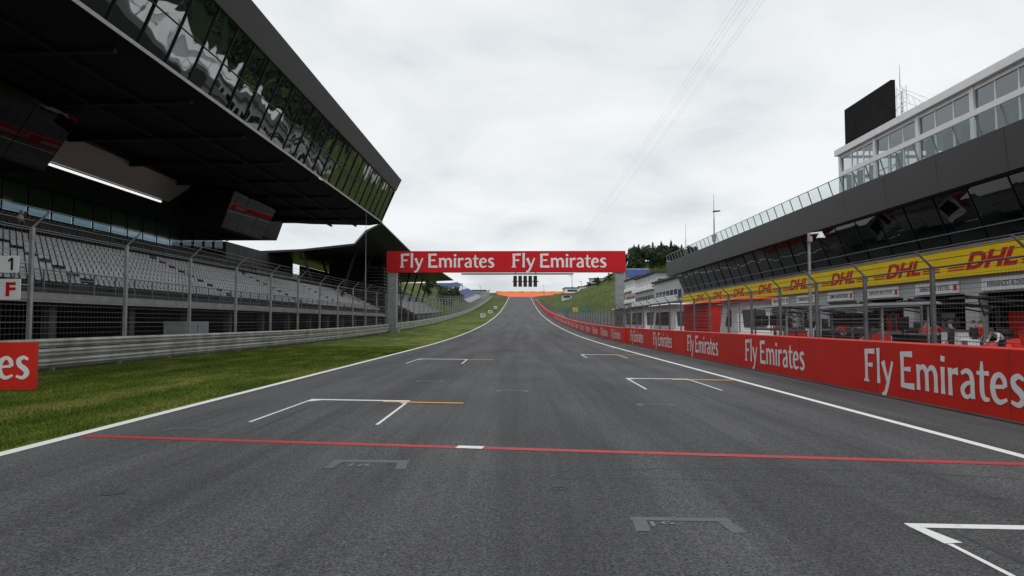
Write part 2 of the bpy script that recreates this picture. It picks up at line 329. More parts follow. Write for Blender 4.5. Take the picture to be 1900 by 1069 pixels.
# ------------------------------------------------------------ pit wall
def wallrun(y0,y1,x,h,label,starts,tw,cap,base,m):
    t=thing('pit_wall',label,'wall',(x,y0,PL(y0)))
    mb=MB(); ys=ysr(y0,y1)
    mb.prof([(x,0),(x,h-.02),(x+.02,h),(x+.33,h),(x+.35,h-.02),(x+.35,0)],ys,PL)
    for y in(y0,y1): mb.quad(*[(a,y,b+PL(y)) for a,b in((x,0),(x,h-.02),(x+.02,h),(x+.33,h),(x+.35,h-.02),(x+.35,0))])
    part('wall_panel',mb,m,t)
    mb=MB().prof([(x-.03,0),(x-.03,.03),(x-.001,.05)],ys,PL); part('wall_foot',mb,M['concd'],t)
    if y0<0:
        y=3.0
        while y<y1:
            part('panel_seam',MB().box(x-.004,x+.0,y-.006,y+.006,.05,h-.02),M['concd'],t); y+=4.35
    for s in starts:
        sl=(PL(s-tw)-PL(s))/tw
        lettering('Fly Emirates',tw,cap,(x-.008,s,PL(s)+base),(0,-1,sl),(0,0,1),(-1,0,0),t,sub=4 if s<60 else 2)
    return t
wallrun(-15,53.8,8.28,1.26,'low red concrete pit wall carrying repeated white airline lettering',[16.6+8.7*i for i in range(-1,5)],5.2,.76,.30,M['redw'])
wallrun(53.85,345,8.12,1.22,'long red trackside wall with small white lettering climbing the hill',[61+8.0*i for i in range(14)],5.3,.72,.28,M['redw'])
t=thing('advertising_board','red advertising board with white lettering standing on the grass verge','advertising board',(-14.6,16.9,0))
mb=MB(); mb.hexa([(-17,16.45,0.02),(-12.1,16.95,0.02),(-12.12,17.1,0.02),(-17.02,16.6,0.02),(-17,16.45,1.2),(-12.1,16.95,1.2),(-12.12,17.1,1.2),(-17.02,16.6,1.2)])
part('board_panel',mb,M['redw'],t)
r=Vector((4.9,.5,0)).normalized(); lettering('Fly Emirates',4.6,.80,Vector((-16.85,16.45+.015,.30))+Vector((0,-.012,0)),r,(0,0,1),(.1,-1,0),t)
mb=MB().tube((-16,16.75,0),(-16,17.2,1),.03).tube((-13,17.1,0),(-13,17.1,1.1),.03).tube((-16,17.1,.8),(-13,17.1,.8),.02); part('board_support',mb,M['galv'],t)
# ------------------------------------------------------------ guardrail
t=thing('guardrail','weathered galvanised steel guardrail with stacked corrugated beams','guardrail',(-16.4,30,0))
def wb(z0):
    s=[(0,0),(.0,.02),(.075,.075),(.075,.11),(.01,.14),(.01,.17),(.075,.20),(.075,.235),(0,.29),(0,.31)]
    return [(-16.42+a,z0+b) for a,b in s]
for i,z0 in enumerate((.13,.475,.82)):
    part('guardrail_beam',MB().prof(wb(z0),ysr(8,400),PL),M['rail'],t,smooth=False)
for i in range(98):
    y=12+i*4; z=PL(y); part('guardrail_post',MB().box(-16.56,-16.44,y-.05,y+.05,z,z+1.13),M['galv'],t)
# ------------------------------------------------------------ fences
def fence(x,y0,n,sp,h,arm,label,side,wsp,name='catch_fence',hz0=0.9,pr=.05,m='post',hw0=.004):
    t=thing(name,label,'fence',(x,y0,0))
    for i in range(n):
        y=y0+i*sp; z=PL(y); p_=pr*(1.7 if y>130 else 1); mb=MB(); mb.box(x-p_,x+p_,y-p_*1.1,y+p_*1.1,z,z+h)
        mb.tube((x,y,z+h-.02),(x+side*arm*.8,y,z+h+arm*.75),p_*.7,p_*.55,6)
        if y<60: mb.tube((x,y,z+.9),(x-side*.6,y+0.01,z),pr*.4,pr*.4,5)
        part('fence_post',mb,M[m],t)
        if i==n-1: break
        y2=y+sp; zb=PL(y2); mb=MB(); far=y>110; hor=wsp*(2 if far else 1); hw=hw0 if y<60 else (.008 if y<110 else .016)
        k=hz0
        while k<h:
            big=abs((k-hz0)/(wsp*4)-round((k-hz0)/(wsp*4)))<.01; w=hw*2.4 if big else hw
            mb.quad((x,y,z+k-w),(x,y2,zb+k-w),(x,y2,zb+k+w),(x,y,z+k+w)); k+=hor
        for j in range(1,int(sp/hor)):
            yy=y+j*hor; s=j*hor/sp; zz=z*(1-s)+zb*s
            mb.quad((x+.004,yy-hw*.7,zz+hz0),(x+.004,yy+hw*.7,zz+hz0),(x+.004,yy+hw*.7,zz+h),(x+.004,yy-hw*.7,zz+h))
        for q in(.35,.7,1.0):
            xa=x+side*arm*.8*q; za=arm*.75*q+h
            mb.quad((xa,y,z+za-.01),(xa,y2,zb+za-.01),(xa,y2,zb+za+.01),(xa,y,z+za+.01))
        mb.tube((x,y,z+h-.03),(x,y2,zb+h-.03),.018,.018,5,False)
        part('fence_mesh',mb,M['wire'],t)
    return t
fence(-16.95,17.7,64,5.7,5.0,.75,'tall steel mesh debris fence with cranked tops behind the guardrail',1,.2,pr=.06,hw0=.006,m='galv')
fence(9.25,6.4,45,3.0,2.95,.45,'steel mesh debris fence with cranked posts behind the red wall',-1,.1,hz0=.9,pr=.04)
fence(9.25,142,30,6.0,2.6,.4,'distant steel mesh fence running along the climbing straight',-1,.3,hz0=.9,pr=.05)
fence(14.0,24,16,5.0,2.3,.01,'low steel mesh fence dividing the pit lane',1,.2,name='lane_fence',hz0=.2,pr=.03,m='post')
for (z0,z1,ch,m_,lab) in((3.28,3.82,'1',M['black'],'white sign with black numeral on the fence post'),(2.42,3.08,'F',M['dhl'],'white sign with red letter on the fence post')):
    t=thing('trackside_sign',lab,'sign',(-16.7,21.9,z0))
    xr=-15.98 if z0>3 else -15.9
    part('sign_plate',MB().box(xr-1.1,xr,21.5,21.53,z0,z1),M['tent'],t)
    if ch=='1':
        xa=-16.22; mb=MB().quad((xa,21.485,3.36),(xa+.075,21.485,3.36),(xa+.075,21.485,3.75),(xa,21.485,3.75)).quad((xa,21.484,3.75),(xa,21.484,3.66),(xa-.09,21.484,3.62),(xa-.09,21.484,3.68))
        mb.f=[(0,1,2,3),(3,5,6,7)]; part('lettering',mb,m_,t)
    else: text(ch,.32,(z1-z0)*.68,(xr-.46,21.49,z0+(z1-z0)*.16),(1,0,0),(0,0,1),t,m_,.035)
    part('sign_bracket',MB().tube((xr-.8,21.56,z0+.1),(-16.95,23.3,z0+.1),.02),M['galv'],t)
    part('sign_bracket',MB().tube((xr-.8,21.56,z1-.1),(-16.95,23.3,z1-.1),.02),M['galv'],t)
# ------------------------------------------------------------ GRANDSTAND building
gs=thing('grandstand','large dark modern grandstand with cantilevered glass lounge above seats','grandstand',(-30,50,0))
Y0,Y1=-25,97
A=(-17.0,22.1);B=(-17.8,20.45);Cc=(-19.8,16.0)
part('roof_fascia',MB().prof([(A[0]-.0,A[1]),(B[0],B[1]),(B[0]-.25,B[1]-.02)],[Y0,Y1]).quad((A[0],Y1,A[1]),(B[0],Y1,B[1]),(-50,Y1,B[1]),(-50,Y1,A[1])),M['fasc'],gs)
part('roof',MB().prof([(A[0],A[1]),(-50,A[1]+1)],[Y0,Y1]),M['fasc'],gs)
part('fascia_trim',MB().prof([(Cc[0]+.10,Cc[1]-.16),(Cc[0]+.16,Cc[1]+.02),(Cc[0]-.05,Cc[1]+.05)],[Y0,Y1]),M['trim'],gs)
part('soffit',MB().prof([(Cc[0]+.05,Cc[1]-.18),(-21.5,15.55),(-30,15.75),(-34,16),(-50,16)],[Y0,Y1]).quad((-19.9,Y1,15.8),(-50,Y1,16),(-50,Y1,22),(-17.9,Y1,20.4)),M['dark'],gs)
y=Y0+2
while y<Y1:
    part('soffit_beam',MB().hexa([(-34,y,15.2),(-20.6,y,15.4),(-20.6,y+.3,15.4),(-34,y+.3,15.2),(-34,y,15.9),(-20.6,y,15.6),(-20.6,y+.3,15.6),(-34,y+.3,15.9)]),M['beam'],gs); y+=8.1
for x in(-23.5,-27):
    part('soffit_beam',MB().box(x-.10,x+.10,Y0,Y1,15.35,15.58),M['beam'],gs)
gx0,gz0=Cc[0],Cc[1]+.06; gx1,gz1=B[0]-.22,B[1]-.03
y=Y0; fr=MB()
while y<Y1-.1:
    y2=min(y+2.7,Y1); j=lambda: random.uniform(-.018,.018)
    part('window',MB().quad((gx0+j(),y+.03,gz0),(gx0+j(),y2-.03,gz0),(gx1+j(),y2-.03,gz1),(gx1+j(),y+.03,gz1)),M['glass'],gs)
    fr.hexa([(gx0-.02,y-.035,gz0),(gx0+.09,y-.035,gz0),(gx0+.09,y+.035,gz0),(gx0-.02,y+.035,gz0),(gx1-.02,y-.035,gz1),(gx1+.09,y-.035,gz1),(gx1+.09,y+.035,gz1),(gx1-.02,y+.035,gz1)])
    y+=2.7
for q in(.48,):
    xx=gx0+(gx1-gx0)*q; zz=gz0+(gz1-gz0)*q; fr.box(xx-.02,xx+.08,Y0,Y1,zz-.025,zz+.025)
part('window_frame',fr,M['frame'],gs)
part('ceiling_bulkhead',MB().prof([(-34,16),(-34.9,13.4),(-50,13.4)],[Y0,Y1]).quad((-34,Y1,16),(-34.9,Y1,13.4),(-50,Y1,13.4),(-50,Y1,16)),M['panel'],gs)
part('cladding_panel',MB().hexa([(-34.6,45.5,13.5),(-34.4,45.5,13.5),(-34.4,66,13.5),(-34.6,66,13.5),(-33.9,45.5,15.6),(-33.7,45.5,15.6),(-33.7,69,15.6),(-33.9,69,15.6)]),M['panell'],gs)
part('daylight_slit_glow',MB().box(-34.75,-34.6,46,65,13.25,13.40),M['strip'],gs)  # glowing box standing in for daylight through a slit under the bulkhead
for y0,y1 in((22,45.2),(70,82.5)):
    tn=math.tan(math.radians(19)); zb,zt=11.5,15.5; xb=-29.7-(zt-zb)*tn
    part('hanging_cabin',MB().hexa([(-34.3,y0,zb),(xb,y0,zb),(xb,y1-1.5,zb),(-34.3,y1-1.5,zb),(-34.3,y0,zt),(-29.7,y0,zt),(-29.7,y1,zt),(-34.3,y1,zt)]),M['dark'],gs)
    n=int((y1-y0)/3.7); e=.03
    for i in range(n):
        a=y0+.15+(y1-y0-1.6)*i/n; b=y0+.15+(y1-y0-1.6)*(i+1)/n-.08
        a2=y0+.15+(y1-y0-.3)*i/n; b2=y0+.15+(y1-y0-.3)*(i+1)/n-.08
        part('window',MB().quad((xb+e+.1*tn,a,zb+.1),(xb+e+.1*tn,b,zb+.1),(-29.7+e-.15*tn,b2,zt-.15),(-29.7+e-.15*tn,a2,zt-.15)),M['glassf'],gs)
y=10; fr=MB(); fr.box(-41.99,-41.84,10,Y1,13.3,13.4).box(-41.99,-41.84,10,Y1,10.7,10.85)
while y<Y1-2.9:
    part('window',MB().quad((-42,y+.04,10.8),(-42,y+2.9,10.8),(-42,y+2.9,13.35),(-42,y+.04,13.35)),M['glass2'],gs)
    fr.box(-41.98,-41.85,y-.05,y+.04,10.8,13.35); y+=2.95
part('window_frame',fr,M['frame'],gs)
part('lounge_wall',MB().box(-50,-42.2,Y0,126,0,10.7).box(-50,-42.2,Y1,126,10.7,13.3).box(-50,-42.2,Y0,9,10.7,13.3),M['concd'],gs)
pts=[(-24.3,2.75),(-24.3,3.15),(-25.2,3.15)]; rows=[]; x,z=-25.2,3.15
for i in range(9):
    pts+=[(x,z+.40),(x-.85,z+.40)]; z+=.40; rows.append((x-.5,z,0)); x-=.85
pts+=[(x,z+.8),(x-1.4,z+.8)]; z+=.8; x-=1.4; LAND=z
for i in range(4):
    pts+=[(x,z+.36),(x-.95,z+.36)]; z+=.36; rows.append((x-.5,z,1)); x-=.95
pts+=[(x,z+.1),(-42.1,z+.1)]; TOP=z+.1
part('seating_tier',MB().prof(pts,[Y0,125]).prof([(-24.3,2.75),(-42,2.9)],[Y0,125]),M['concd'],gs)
part('slab_edge',MB().box(-24.28,-24.1,Y0,125,2.72,3.2),M['conc'],gs)
part('rear_wall',MB().box(-31.2,-31,Y0,125,0,2.8),M['dark'],gs)
for i in range(17):
    y=6+i*7.4; part('column',MB().box(-25.2,-24.7,y,y+.5,0,2.75),M['concd'],gs)
def seatgeo():
    pr_=[(.42,-.02),(.38,.03),(.08,0),(0,.05),(-.07,.40),(-.05,.44)]; v=[];f=[]
    for j,(yy,dx,dz) in enumerate(((-.21,.03,.02),(-.1,0,0),(.1,0,0),(.21,.03,.02))):
        for px_,pz in pr_: v.append((px_+dx,yy,pz+dz+.38))
    for j in range(3):
        for k in range(5): f.append((j*6+k,j*6+k+1,(j+1)*6+k+1,(j+1)*6+k))
    return v,f
sv,sf=seatgeo(); allseat=[]
for (x,z,kind) in rows:
    y=14.0
    while y<124:
        if not (int(y/ .55)%36 in(0,1)): allseat.append((x,y,z,kind))
        y+=.55
W=[s for s in allseat if s[3]==0 and s[1]/-s[0]>1.30]; W.sort(key=lambda s:s[1]**2+s[0]**2)
ind=set(W[:100]); sm_=None
for s in W[:100]:
    if sm_ is None:
        mb=MB(); mb.v=[(a-30,b+50,c) for a,b,c in sv]; mb.f=sf; sm_=mesh('seat',mb,M['seat'],(-30,50,0),True)
    o=D.objects.new('seat',sm_); COL.objects.link(o); o.parent=gs; o.location=(s[0]+30,s[1]-50,s[2])
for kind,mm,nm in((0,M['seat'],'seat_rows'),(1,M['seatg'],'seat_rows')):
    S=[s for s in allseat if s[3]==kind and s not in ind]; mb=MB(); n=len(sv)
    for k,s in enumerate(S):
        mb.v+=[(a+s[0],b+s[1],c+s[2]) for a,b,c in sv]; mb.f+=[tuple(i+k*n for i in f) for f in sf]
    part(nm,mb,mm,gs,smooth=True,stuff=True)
rl=MB(); y=Y0
while y<125: rl.box(-24.3,-24.24,y-.03,y+.03,3.2,4.35); y+=2.05
rl.box(-24.31,-24.23,Y0,125,4.33,4.40); part('railing',rl,M['post'],gs)
part('railing_glass',MB().quad((-24.27,Y0,3.3),(-24.27,125,3.3),(-24.27,125,4.28),(-24.27,Y0,4.28)),M['rglass'],gs)
for xx,z0 in((-33.4,LAND),(-39.3,TOP)):
    rl=MB(); y=Y0
    while y<125: rl.box(xx,xx+.05,y-.02,y+.02,z0,z0+1); y+=2.05
    for zz in(.5,1.0): rl.box(xx,xx+.04,Y0,125,z0+zz-.02,z0+zz+.02)
    part('railing',rl,M['frame'],gs)
# wing roof
wr=thing('stand_roof','low dark cantilevered roof continuing beyond the glass lounge','roof',(-30,150,0))
mb=MB(); RP=[(-19.8,97.05,16),(-23,100.5,15.3),(-26.5,108,14.25),(-36,112,13.8),(-44,114,13.7)]; RI=[(-19.8,125,14.5),(-23,125,14.3),(-26.5,125,14.0),(-36,125,13.5),(-44,125,13.4)]
for dz in(0,-.35):
    for i in range(4): mb.quad(*[(p[0],p[1],p[2]+dz*(.5 if p[0]>-20 else 1)) for p in(RP[i],RP[i+1],RI[i+1],RI[i])])
    mb.quad((-19.8,125,14.5+dz*.5),(-19.8,203,14.3+dz*.5),(-44,203,13.4+dz),(-44,125,13.4+dz))
for i in range(4): mb.quad(RP[i],RP[i+1],(*RP[i+1][:2],RP[i+1][2]-.35),(*RP[i][:2],RP[i][2]-(.17 if i==0 else .35)))
mb.quad((-19.8,97.05,16),(-19.8,125,14.5),(-19.8,125,14.32),(-19.8,97.05,15.83)); mb.quad((-19.8,125,14.5),(-19.8,203,14.3),(-19.8,203,14.12),(-19.8,125,14.32))
part('roof_deck',mb,M['panel'],wr)
for i in range(9):
    y=111+i*11; part('column',MB().tube((-31,y,0),(-27,y+1,13.8),.3,.2).tube((-31,y,0),(-36,y+1,13.2),.3,.2),M['frame'],wr)
part('back_wall',MB().box(-41,-40.8,126,203,2,12.2),M['concd'],wr)
st=thing('stair_tower','dark louvred stair tower beneath the stand roof','stair tower',(-31,130,0))
part('tower_core',MB().box(-36,-29,128,146,0,12.8),M['dark'],st)
for i in range(14): part('louvre',MB().hexa([(-29,127.6,4+i*.6),(-25.6,127.2,4.0+i*.6),(-25.6,146,4.0+i*.6),(-29,146,4+i*.6),(-29,127.6,4.12+i*.6),(-25.6,127.2,4.12+i*.6),(-25.6,146,4.12+i*.6),(-29,146,4.12+i*.6)]),M['post'],st)
for y in(127.4,134,140,146): part('tower_post',MB().box(-25.7,-25.5,y,y+.2,0.3,12.8),M['frame'],st)
fs=thing('spectator_stand','far covered seating tier with pale seats beneath the roof','grandstand',(-28,160,0))
pts=[(-22.5,1)]; x,z=-22.5,2.0
for i in range(12): pts+=[(x,z),(x-.85,z)]; z+=.42; x-=.85
part('seating_tier',MB().prof(pts,[148,203],lambda y:PL(y)*.6),M['concd'],fs)
mb=MB(); x,z=-22.8,2.0
for i in range(12):
    for y in np.arange(149,202,.55):
        zz=z+PL(y)*.6; mb.quad((x-.3,y,zz+.4),(x-.3,y+.45,zz+.4),(x-.38,y+.45,zz+.8),(x-.38,y,zz+.8))
    x-=.85; z+=.42
part('seat_rows',mb,M['seat'],fs,stuff=True)
bs=thing('spectator_stand','open blue and white grandstand on the grassy hillside','grandstand',(-30,340,12))
mb=MB(); mb2=MB()
for i in range(16):
    x=-21.5-i*.9; z=1.6+i*.52
    for y in range(290,385,5):
        q=(mb if ((y//5)*3+i//3)%3 else mb2); a,b=PL(y)+z,PL(y+5)+z
        q.quad((x,y,a),(x,y+5,b),(x-.9,y+5,b),(x-.9,y,a)); q.quad((x,y,a-.52),(x,y+5,b-.52),(x,y+5,b),(x,y,a))
part('seating_tier',mb,M['blue'],bs,stuff=True); part('seating_aisle',mb2,M['wh'],bs,stuff=True)
part('stand_frame',MB().hexa([(-21.6,290,PL(290)-1),(-21.6,385,PL(385)-1),(-36,385,PL(385)-1),(-36,290,PL(290)-1),(-21.6,290,PL(290)+1),(-21.6,385,PL(385)+1),(-36,385,PL(385)+9),(-36,290,PL(290)+9)]),M['concd'],bs)
def mast(x,y,z0,z1,r,label,lamp=False):
    t=thing('light_mast' if lamp else 'antenna_mast',label,'mast',(x,y,z0))
    part('pole',MB().tube((x,y,z0),(x,y,z0+(z1-z0)*.6),r,r*.7).tube((x,y,z0+(z1-z0)*.6-.01),(x,y,z1),r*.5,r*.2),M['galv'],t)
    part('base_plate',MB().box(x-.2,x+.2,y-.2,y+.2,z0,z0+.06),M['galv'],t)
    if lamp:
        part('lamp_head',MB().hexa([(x-.1,y-.2,z0+(z1-z0)*.7),(x+.9,y-.15,z0+(z1-z0)*.7+.1),(x+.9,y+.15,z0+(z1-z0)*.7+.1),(x-.1,y+.2,z0+(z1-z0)*.7),(x-.1,y-.2,z0+(z1-z0)*.7+.2),(x+.9,y-.15,z0+(z1-z0)*.7+.25),(x+.9,y+.15,z0+(z1-z0)*.7+.25),(x-.1,y+.2,z0+(z1-z0)*.7+.2)]),M['black'],t)
        part('equipment_box',MB().box(x-.25,x+.25,y-.2,y+.2,z0+2,z0+3),M['galv'],t)
mast(-17.4,76.5,PL(76),14.3,.07,'thin steel pole standing behind the guardrail')
mast(28.2,99,11.4,20.4,.13,'slim mast with lamp and aerial on the pit building roof',True)
mast(28.2,116,11.2,18.6,.09,'thin aerial mast on the pit building roof')
# ------------------------------------------------------------ gantry
gt=thing('start_gantry','red banner gantry with white lettering spanning the track','gantry',(0,86,PL(86)))
part('banner_panel',MB().box(-16.9,13.3,86,86.12,8.0,10.7),M['redb'],gt)
mb=MB()
for z in(8.15,10.5):
    for y in(86.3,87.5): mb.tube((-16.5,y,z),(13,y,z),.09)
for i in range(20):
    x=-16.5+i*1.5
    for y in(86.3,87.5): mb.tube((x,y,8.15),(x+.75,y,10.5),.04,.04,5).tube((x+.75,y,10.5),(x+1.5,y,8.15),.04,.04,5)
    mb.tube((x,86.3,8.15),(x,87.5,8.15),.04,.04,5)
part('truss',mb,M['post'],gt)
for x0,x1 in((-16.8,-15.7),(12.1,13.1)):
    part('gantry_leg',MB().box(x0,x1,86.2,87.4,PL(86)-.2,8.0),M['galv'],gt)
    part('base_block',MB().box(x0-.3,x1+.3,85.9,87.7,PL(86)-.3,PL(86)+.6),M['conc'],gt)
for ox in(-15.2,-1.05): lettering('Fly Emirates',11.8,1.72,(ox,85.985,8.62),(1,0,0),(0,0,1),(0,-1,0),gt,.002)
t=thing('start_lights','row of five black start light boxes hanging below the gantry','traffic light',(.7,86.6,6.1))
part('support_bar',MB().tube((-7.5,86.9,7.85),(6.8,86.9,7.85),.09).tube((-.6,86.9,7.8),(-.6,86.9,8.15),.05).tube((2,86.9,7.8),(2,86.9,8.15),.05).tube((-1.0,86.9,6.9),(2.4,86.9,6.9),.05),M['black'],t)
for i in range(5):
    x=-.86+i*.64; p=part('light_box',MB().box(x,x+.46,86.5,86.8,6.2,7.6),M['black'],t)
    for k in range(4): part('lamp',MB().tube((x+.23,86.5,6.38+k*.345),(x+.23,86.42,6.38+k*.345),.13,.13,12),M['lens'],p)
# ------------------------------------------------------------ PIT BUILDING
pb=thing('pit_building','long pit building with garages, yellow banner and grey roof','pit building',(30,50,0))
PY0,PY1=-10,108
part('roof_fascia',MB().prof([(26.3,9.25),(24.1,9.15),(23.9,11.35),(24.1,11.45),(26.5,11.4)],[PY0,112]).quad((26.3,112,9.25),(24.1,112,9.15),(23.9,112,11.35),(26.5,112,11.4)),M['fasc2'],pb)
part('roof',MB().quad((26.5,PY0,11.39),(26.5,112,11.39),(48,112,11.39),(48,PY0,11.39)).quad((26,112,11.3),(48,112,11.3),(48,112,9.2),(26,112,9.2)),M['fasc2'],pb)
for y in np.arange(0,112,5.6): part('roof_seam',MB().quad((24.095,y,9.2),(24.095,y+.025,9.2),(23.895,y+.025,11.3),(23.895,y,11.3)),M['black'],pb)
fr=MB(); fr.box(25.95,26.05,PY0,PY1,6.15,6.25); y=PY0
while y<PY1-1:
    j=lambda:random.uniform(-.02,.02)
    part('window',MB().quad((26.0+j(),y+.03,6.25),(26.0+j(),y+3.17,6.25),(24.9+j(),y+3.17,9.14),(24.9+j(),y+.03,9.14)),M['glass3'],pb)
    fr.hexa([(25.95,y-.03,6.2),(26.1,y-.03,6.2),(26.1,y+.03,6.2),(25.95,y+.03,6.2),(24.85,y-.03,9.15),(25,y-.03,9.15),(25,y+.03,9.15),(24.85,y+.03,9.15)])
    y+=3.2
part('window_frame',fr,M['frame'],pb)
part('balcony_rail',MB().box(25.6,25.66,PY0,PY1,6.95,7.0),M['post'],pb)
part('upper_floor',MB().box(26.3,48,PY0,PY1,4.6,9.2),M['dark'],pb)
part('banner',MB().box(25.7,25.8,PY0,PY1,4.36,6.02).box(25.8,26.3,PY0,PY1,4.5,6.0),M['yel'],pb)
part('banner_support',MB().box(25.66,26.3,PY0,PY1,6.03,6.14),M['conc'],pb)
for i in range(-2,8):
    ys=39.6+8.6*i
    text('DHL',4.2,.98,(25.69,ys,4.70),(0,-1,0),(0,0,1),pb,M['dhl'],.045,.35)
    for q in range(3):
        z=4.72+q*.16
        part('banner_stripe',MB().quad((25.69,ys+.1-q*.1,z),(25.69,ys+1.6,z),(25.69,ys+1.6,z+.09),(25.69,ys+.1-q*.1,z+.09)),M['dhl'],pb)
        part('banner_stripe',MB().quad((25.69,ys-4.45,z),(25.69,ys-6.2,z),(25.69,ys-6.2,z+.09),(25.69,ys-4.45,z+.09)),M['dhl'],pb)
wall=MB(); names=['SEBASTIAN VETTEL','JENSON BUTTON','KIMI RAIKKONEN','FERNANDO ALONSO']
for i in range(17):
    a=10+i*6.4-15.2; b=a+6.4
    wall.box(26,26.5,a,a+.6,0,4.4).box(26,26.5,b-.6,b,0,4.4).box(26,26.5,a+.6,b-.6,3.35,4.4)
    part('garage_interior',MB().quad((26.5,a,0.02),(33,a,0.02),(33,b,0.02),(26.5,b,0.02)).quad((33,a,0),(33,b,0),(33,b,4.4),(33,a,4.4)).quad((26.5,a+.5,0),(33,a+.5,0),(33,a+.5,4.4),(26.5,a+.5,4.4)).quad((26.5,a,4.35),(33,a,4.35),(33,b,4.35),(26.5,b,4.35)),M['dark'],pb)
    if i in(5,6,7,8):
        mm=M['redw' if i!=7 else 'shut']
        part('garage_partition',MB().box(27.5,27.56,a+.8,a+2.4,0.03,2.3),mm,pb); part('garage_partition',MB().box(27.5,27.56,b-2.4,b-.8,0.03,2.3),mm,pb)
    if i not in(5,6,7,8,12):
        hgt=[1.9,.02,2.2,.02,1.0][i%5]; mb=MB(); z=3.34
        while z>hgt: mb.quad((26.22,a+.61,z),(26.22,b-.61,z),(26.26,b-.61,z-.1),(26.26,a+.61,z-.1)).quad((26.26,a+.61,z-.1),(26.26,b-.61,z-.1),(26.22,b-.61,z-.11),(26.22,a+.61,z-.11)); z-=.11
        part('garage_door',mb,M['shut'],pb)
    p=part('name_board',MB().box(25.9,25.98,a+1.0,b-1.0,3.45,4.15),M['wh'],pb)
    text(names[(i+1)%4 if i!=7 else 0],3.1,.28,(25.885,b-1.5,3.66),(0,-1,0),(0,0,1),p,M['darkcl'],.01)
    mb=MB(); mb.quad((25.885,a+1.15,3.6),(25.885,a+1.45,3.6),(25.885,a+1.45,3.95),(25.885,a+1.15,3.95)); part('flag_mark',mb,M['dhl'],p)
part('garage_wall',wall,M['wall'],pb)
rl=MB(); y=PY0
while y<112: rl.hexa([(24.2,y-.03,11.4),(24.27,y-.03,11.4),(24.27,y+.03,11.4),(24.2,y+.03,11.4),(23.85,y-.03,12.5),(23.92,y-.03,12.5),(23.92,y+.03,12.5),(23.85,y+.03,12.5)]); y+=1.9
rl.box(23.83,23.89,PY0,112,12.49,12.54); part('railing',rl,M['galv'],pb)
part('railing_glass',MB().quad((24.2,PY0,11.5),(24.2,112,11.5),(23.86,112,12.45),(23.86,PY0,12.45)),M['rglass'],pb)
# rooftop pavilion
pv=thing('rooftop_pavilion','white framed glass hospitality pavilion on the pit building roof','pavilion',(32,40,11.4))
fr=MB(); y=57.2; x=27
while y>-8:
    fr.box(x-.12,x+.14,y-.17,y+.17,11.42,15.9)
    for q in(1.87,3.73): fr.box(x,x+.08,y-q-.06,y-q+.06,11.42,15.6)
    y-=5.6
fr.box(x-.06,x+.1,-8,57.3,15.45,15.72).box(x-.06,x+.1,-8,57.3,13.95,14.3).box(x-.02,x+.06,-8,57.3,11.42,11.6)
fr.box(x-.35,x+.3,-8,57.6,15.72,16.2)
for q in(27,31,36.8): fr.box(q,q+.2,57.1,57.3,11.42,15.72)
fr.box(27,37,57.12,57.28,13.8,14.1).box(27,37,57.12,57.28,15.5,15.72)
part('pavilion_frame',fr,M['wh'],pv)
part('pavilion_roof',MB().quad((26.65,-8,16.21),(26.65,57.6,16.21),(32,57.6,17.1),(32,-8,17.1)).quad((32,-8,17.1),(32,57.6,17.1),(37.3,57.6,16.21),(37.3,-8,16.21)).quad((26.65,57.6,16.2),(37.3,57.6,16.2),(32,57.6,17.1)),M['wh'],pv)
part('pavilion_floor',MB().box(26.9,37.2,-8,57.4,11.395,11.43),M['conc'],pv)
y=57.2
while y>-8:
    for k in range(3):
        a=y-1.87*k-.1; b=a-1.7
        part('window',MB().quad((x+.03,a,11.6),(x+.03,b,11.6),(x+.03,b,13.95),(x+.03,a,13.95)),M['pglass'],pv)
        if y>12: part('window',MB().quad((x+.03,a,14.3),(x+.03,b,14.3),(x+.03,b,15.45),(x+.03,a,15.45)),M['pglass'],pv)
        if random.random()<.8:
            mb=MB(); n=16; w=random.uniform(.9,1.6)
            for t_ in range(n+1): mb.v+=[(x+.35+.09*math.sin(t_*1.9),a-.1-w*t_/n,11.45),(x+.35+.06*math.sin(t_*1.9),a-.1-w*t_/n,13.9)]
            for t_ in range(n): mb.f.append((2*t_,2*t_+1,2*t_+3,2*t_+2))
            part('curtain',mb,M['curt'],pv,smooth=True)
    y-=5.6
part('rear_wall',MB().box(37,37.2,-8,57.2,11.42,15.7),M['wh'],pv)
# screen
scn=thing('video_screen','large black video screen on a steel frame above the pit roof','screen',(30.5,58.6,11.4))
part('screen_panel',MB().box(30,30.35,54.7,62.6,17.75,21.3),M['screen'],scn)
mb=MB()
for y in(56,61.4):
    for xx in(30.5,31.6): mb.tube((xx,y,11.4),(xx,y,20.8),.08)
    for k in range(8): mb.tube((30.5,y,12+k*1.1),(31.6,y,13.1+k*1.1),.04,.04,5)
mb.tube((31.6,56,15),(31.6,61.4,15),.05)
part('screen_frame',mb,M['galv'],scn)
cr_=thing('lattice_mast','white lattice mast with jib beside the video screen','mast',(30,53,11.4))
mb=MB(); bx,by=30.0,53.4
for dx,dy in((0,0),(.5,0),(0,.5),(.5,.5)): mb.tube((bx+dx,by+dy,11.4),(bx+dx,by+dy,20.3),.04)
for k in range(14):
    z=12+k*.6; mb.tube((bx,by,z),(bx+.5,by,z+.6),.025,.025,5).tube((bx+.5,by,z),(bx,by,z+.6),.025,.025,5).tube((bx,by,z),(bx,by+.5,z+.6),.025,.025,5)
part('mast_lattice',mb,M['wh'],cr_)
mb=MB().tube((bx,by,20),(bx+2.6,by-.6,18.2),.035).tube((bx,by,19.2),(bx+2.6,by-.6,17.9),.035).tube((bx,by,20.2),(bx+1.9,by-.4,19.2),.03)
for k in range(6): mb.tube((bx+.43*k,by-.1*k,20-.3*k),(bx+.43*k+.3,by-.1*k,19-.21*k),.025,.025,5)
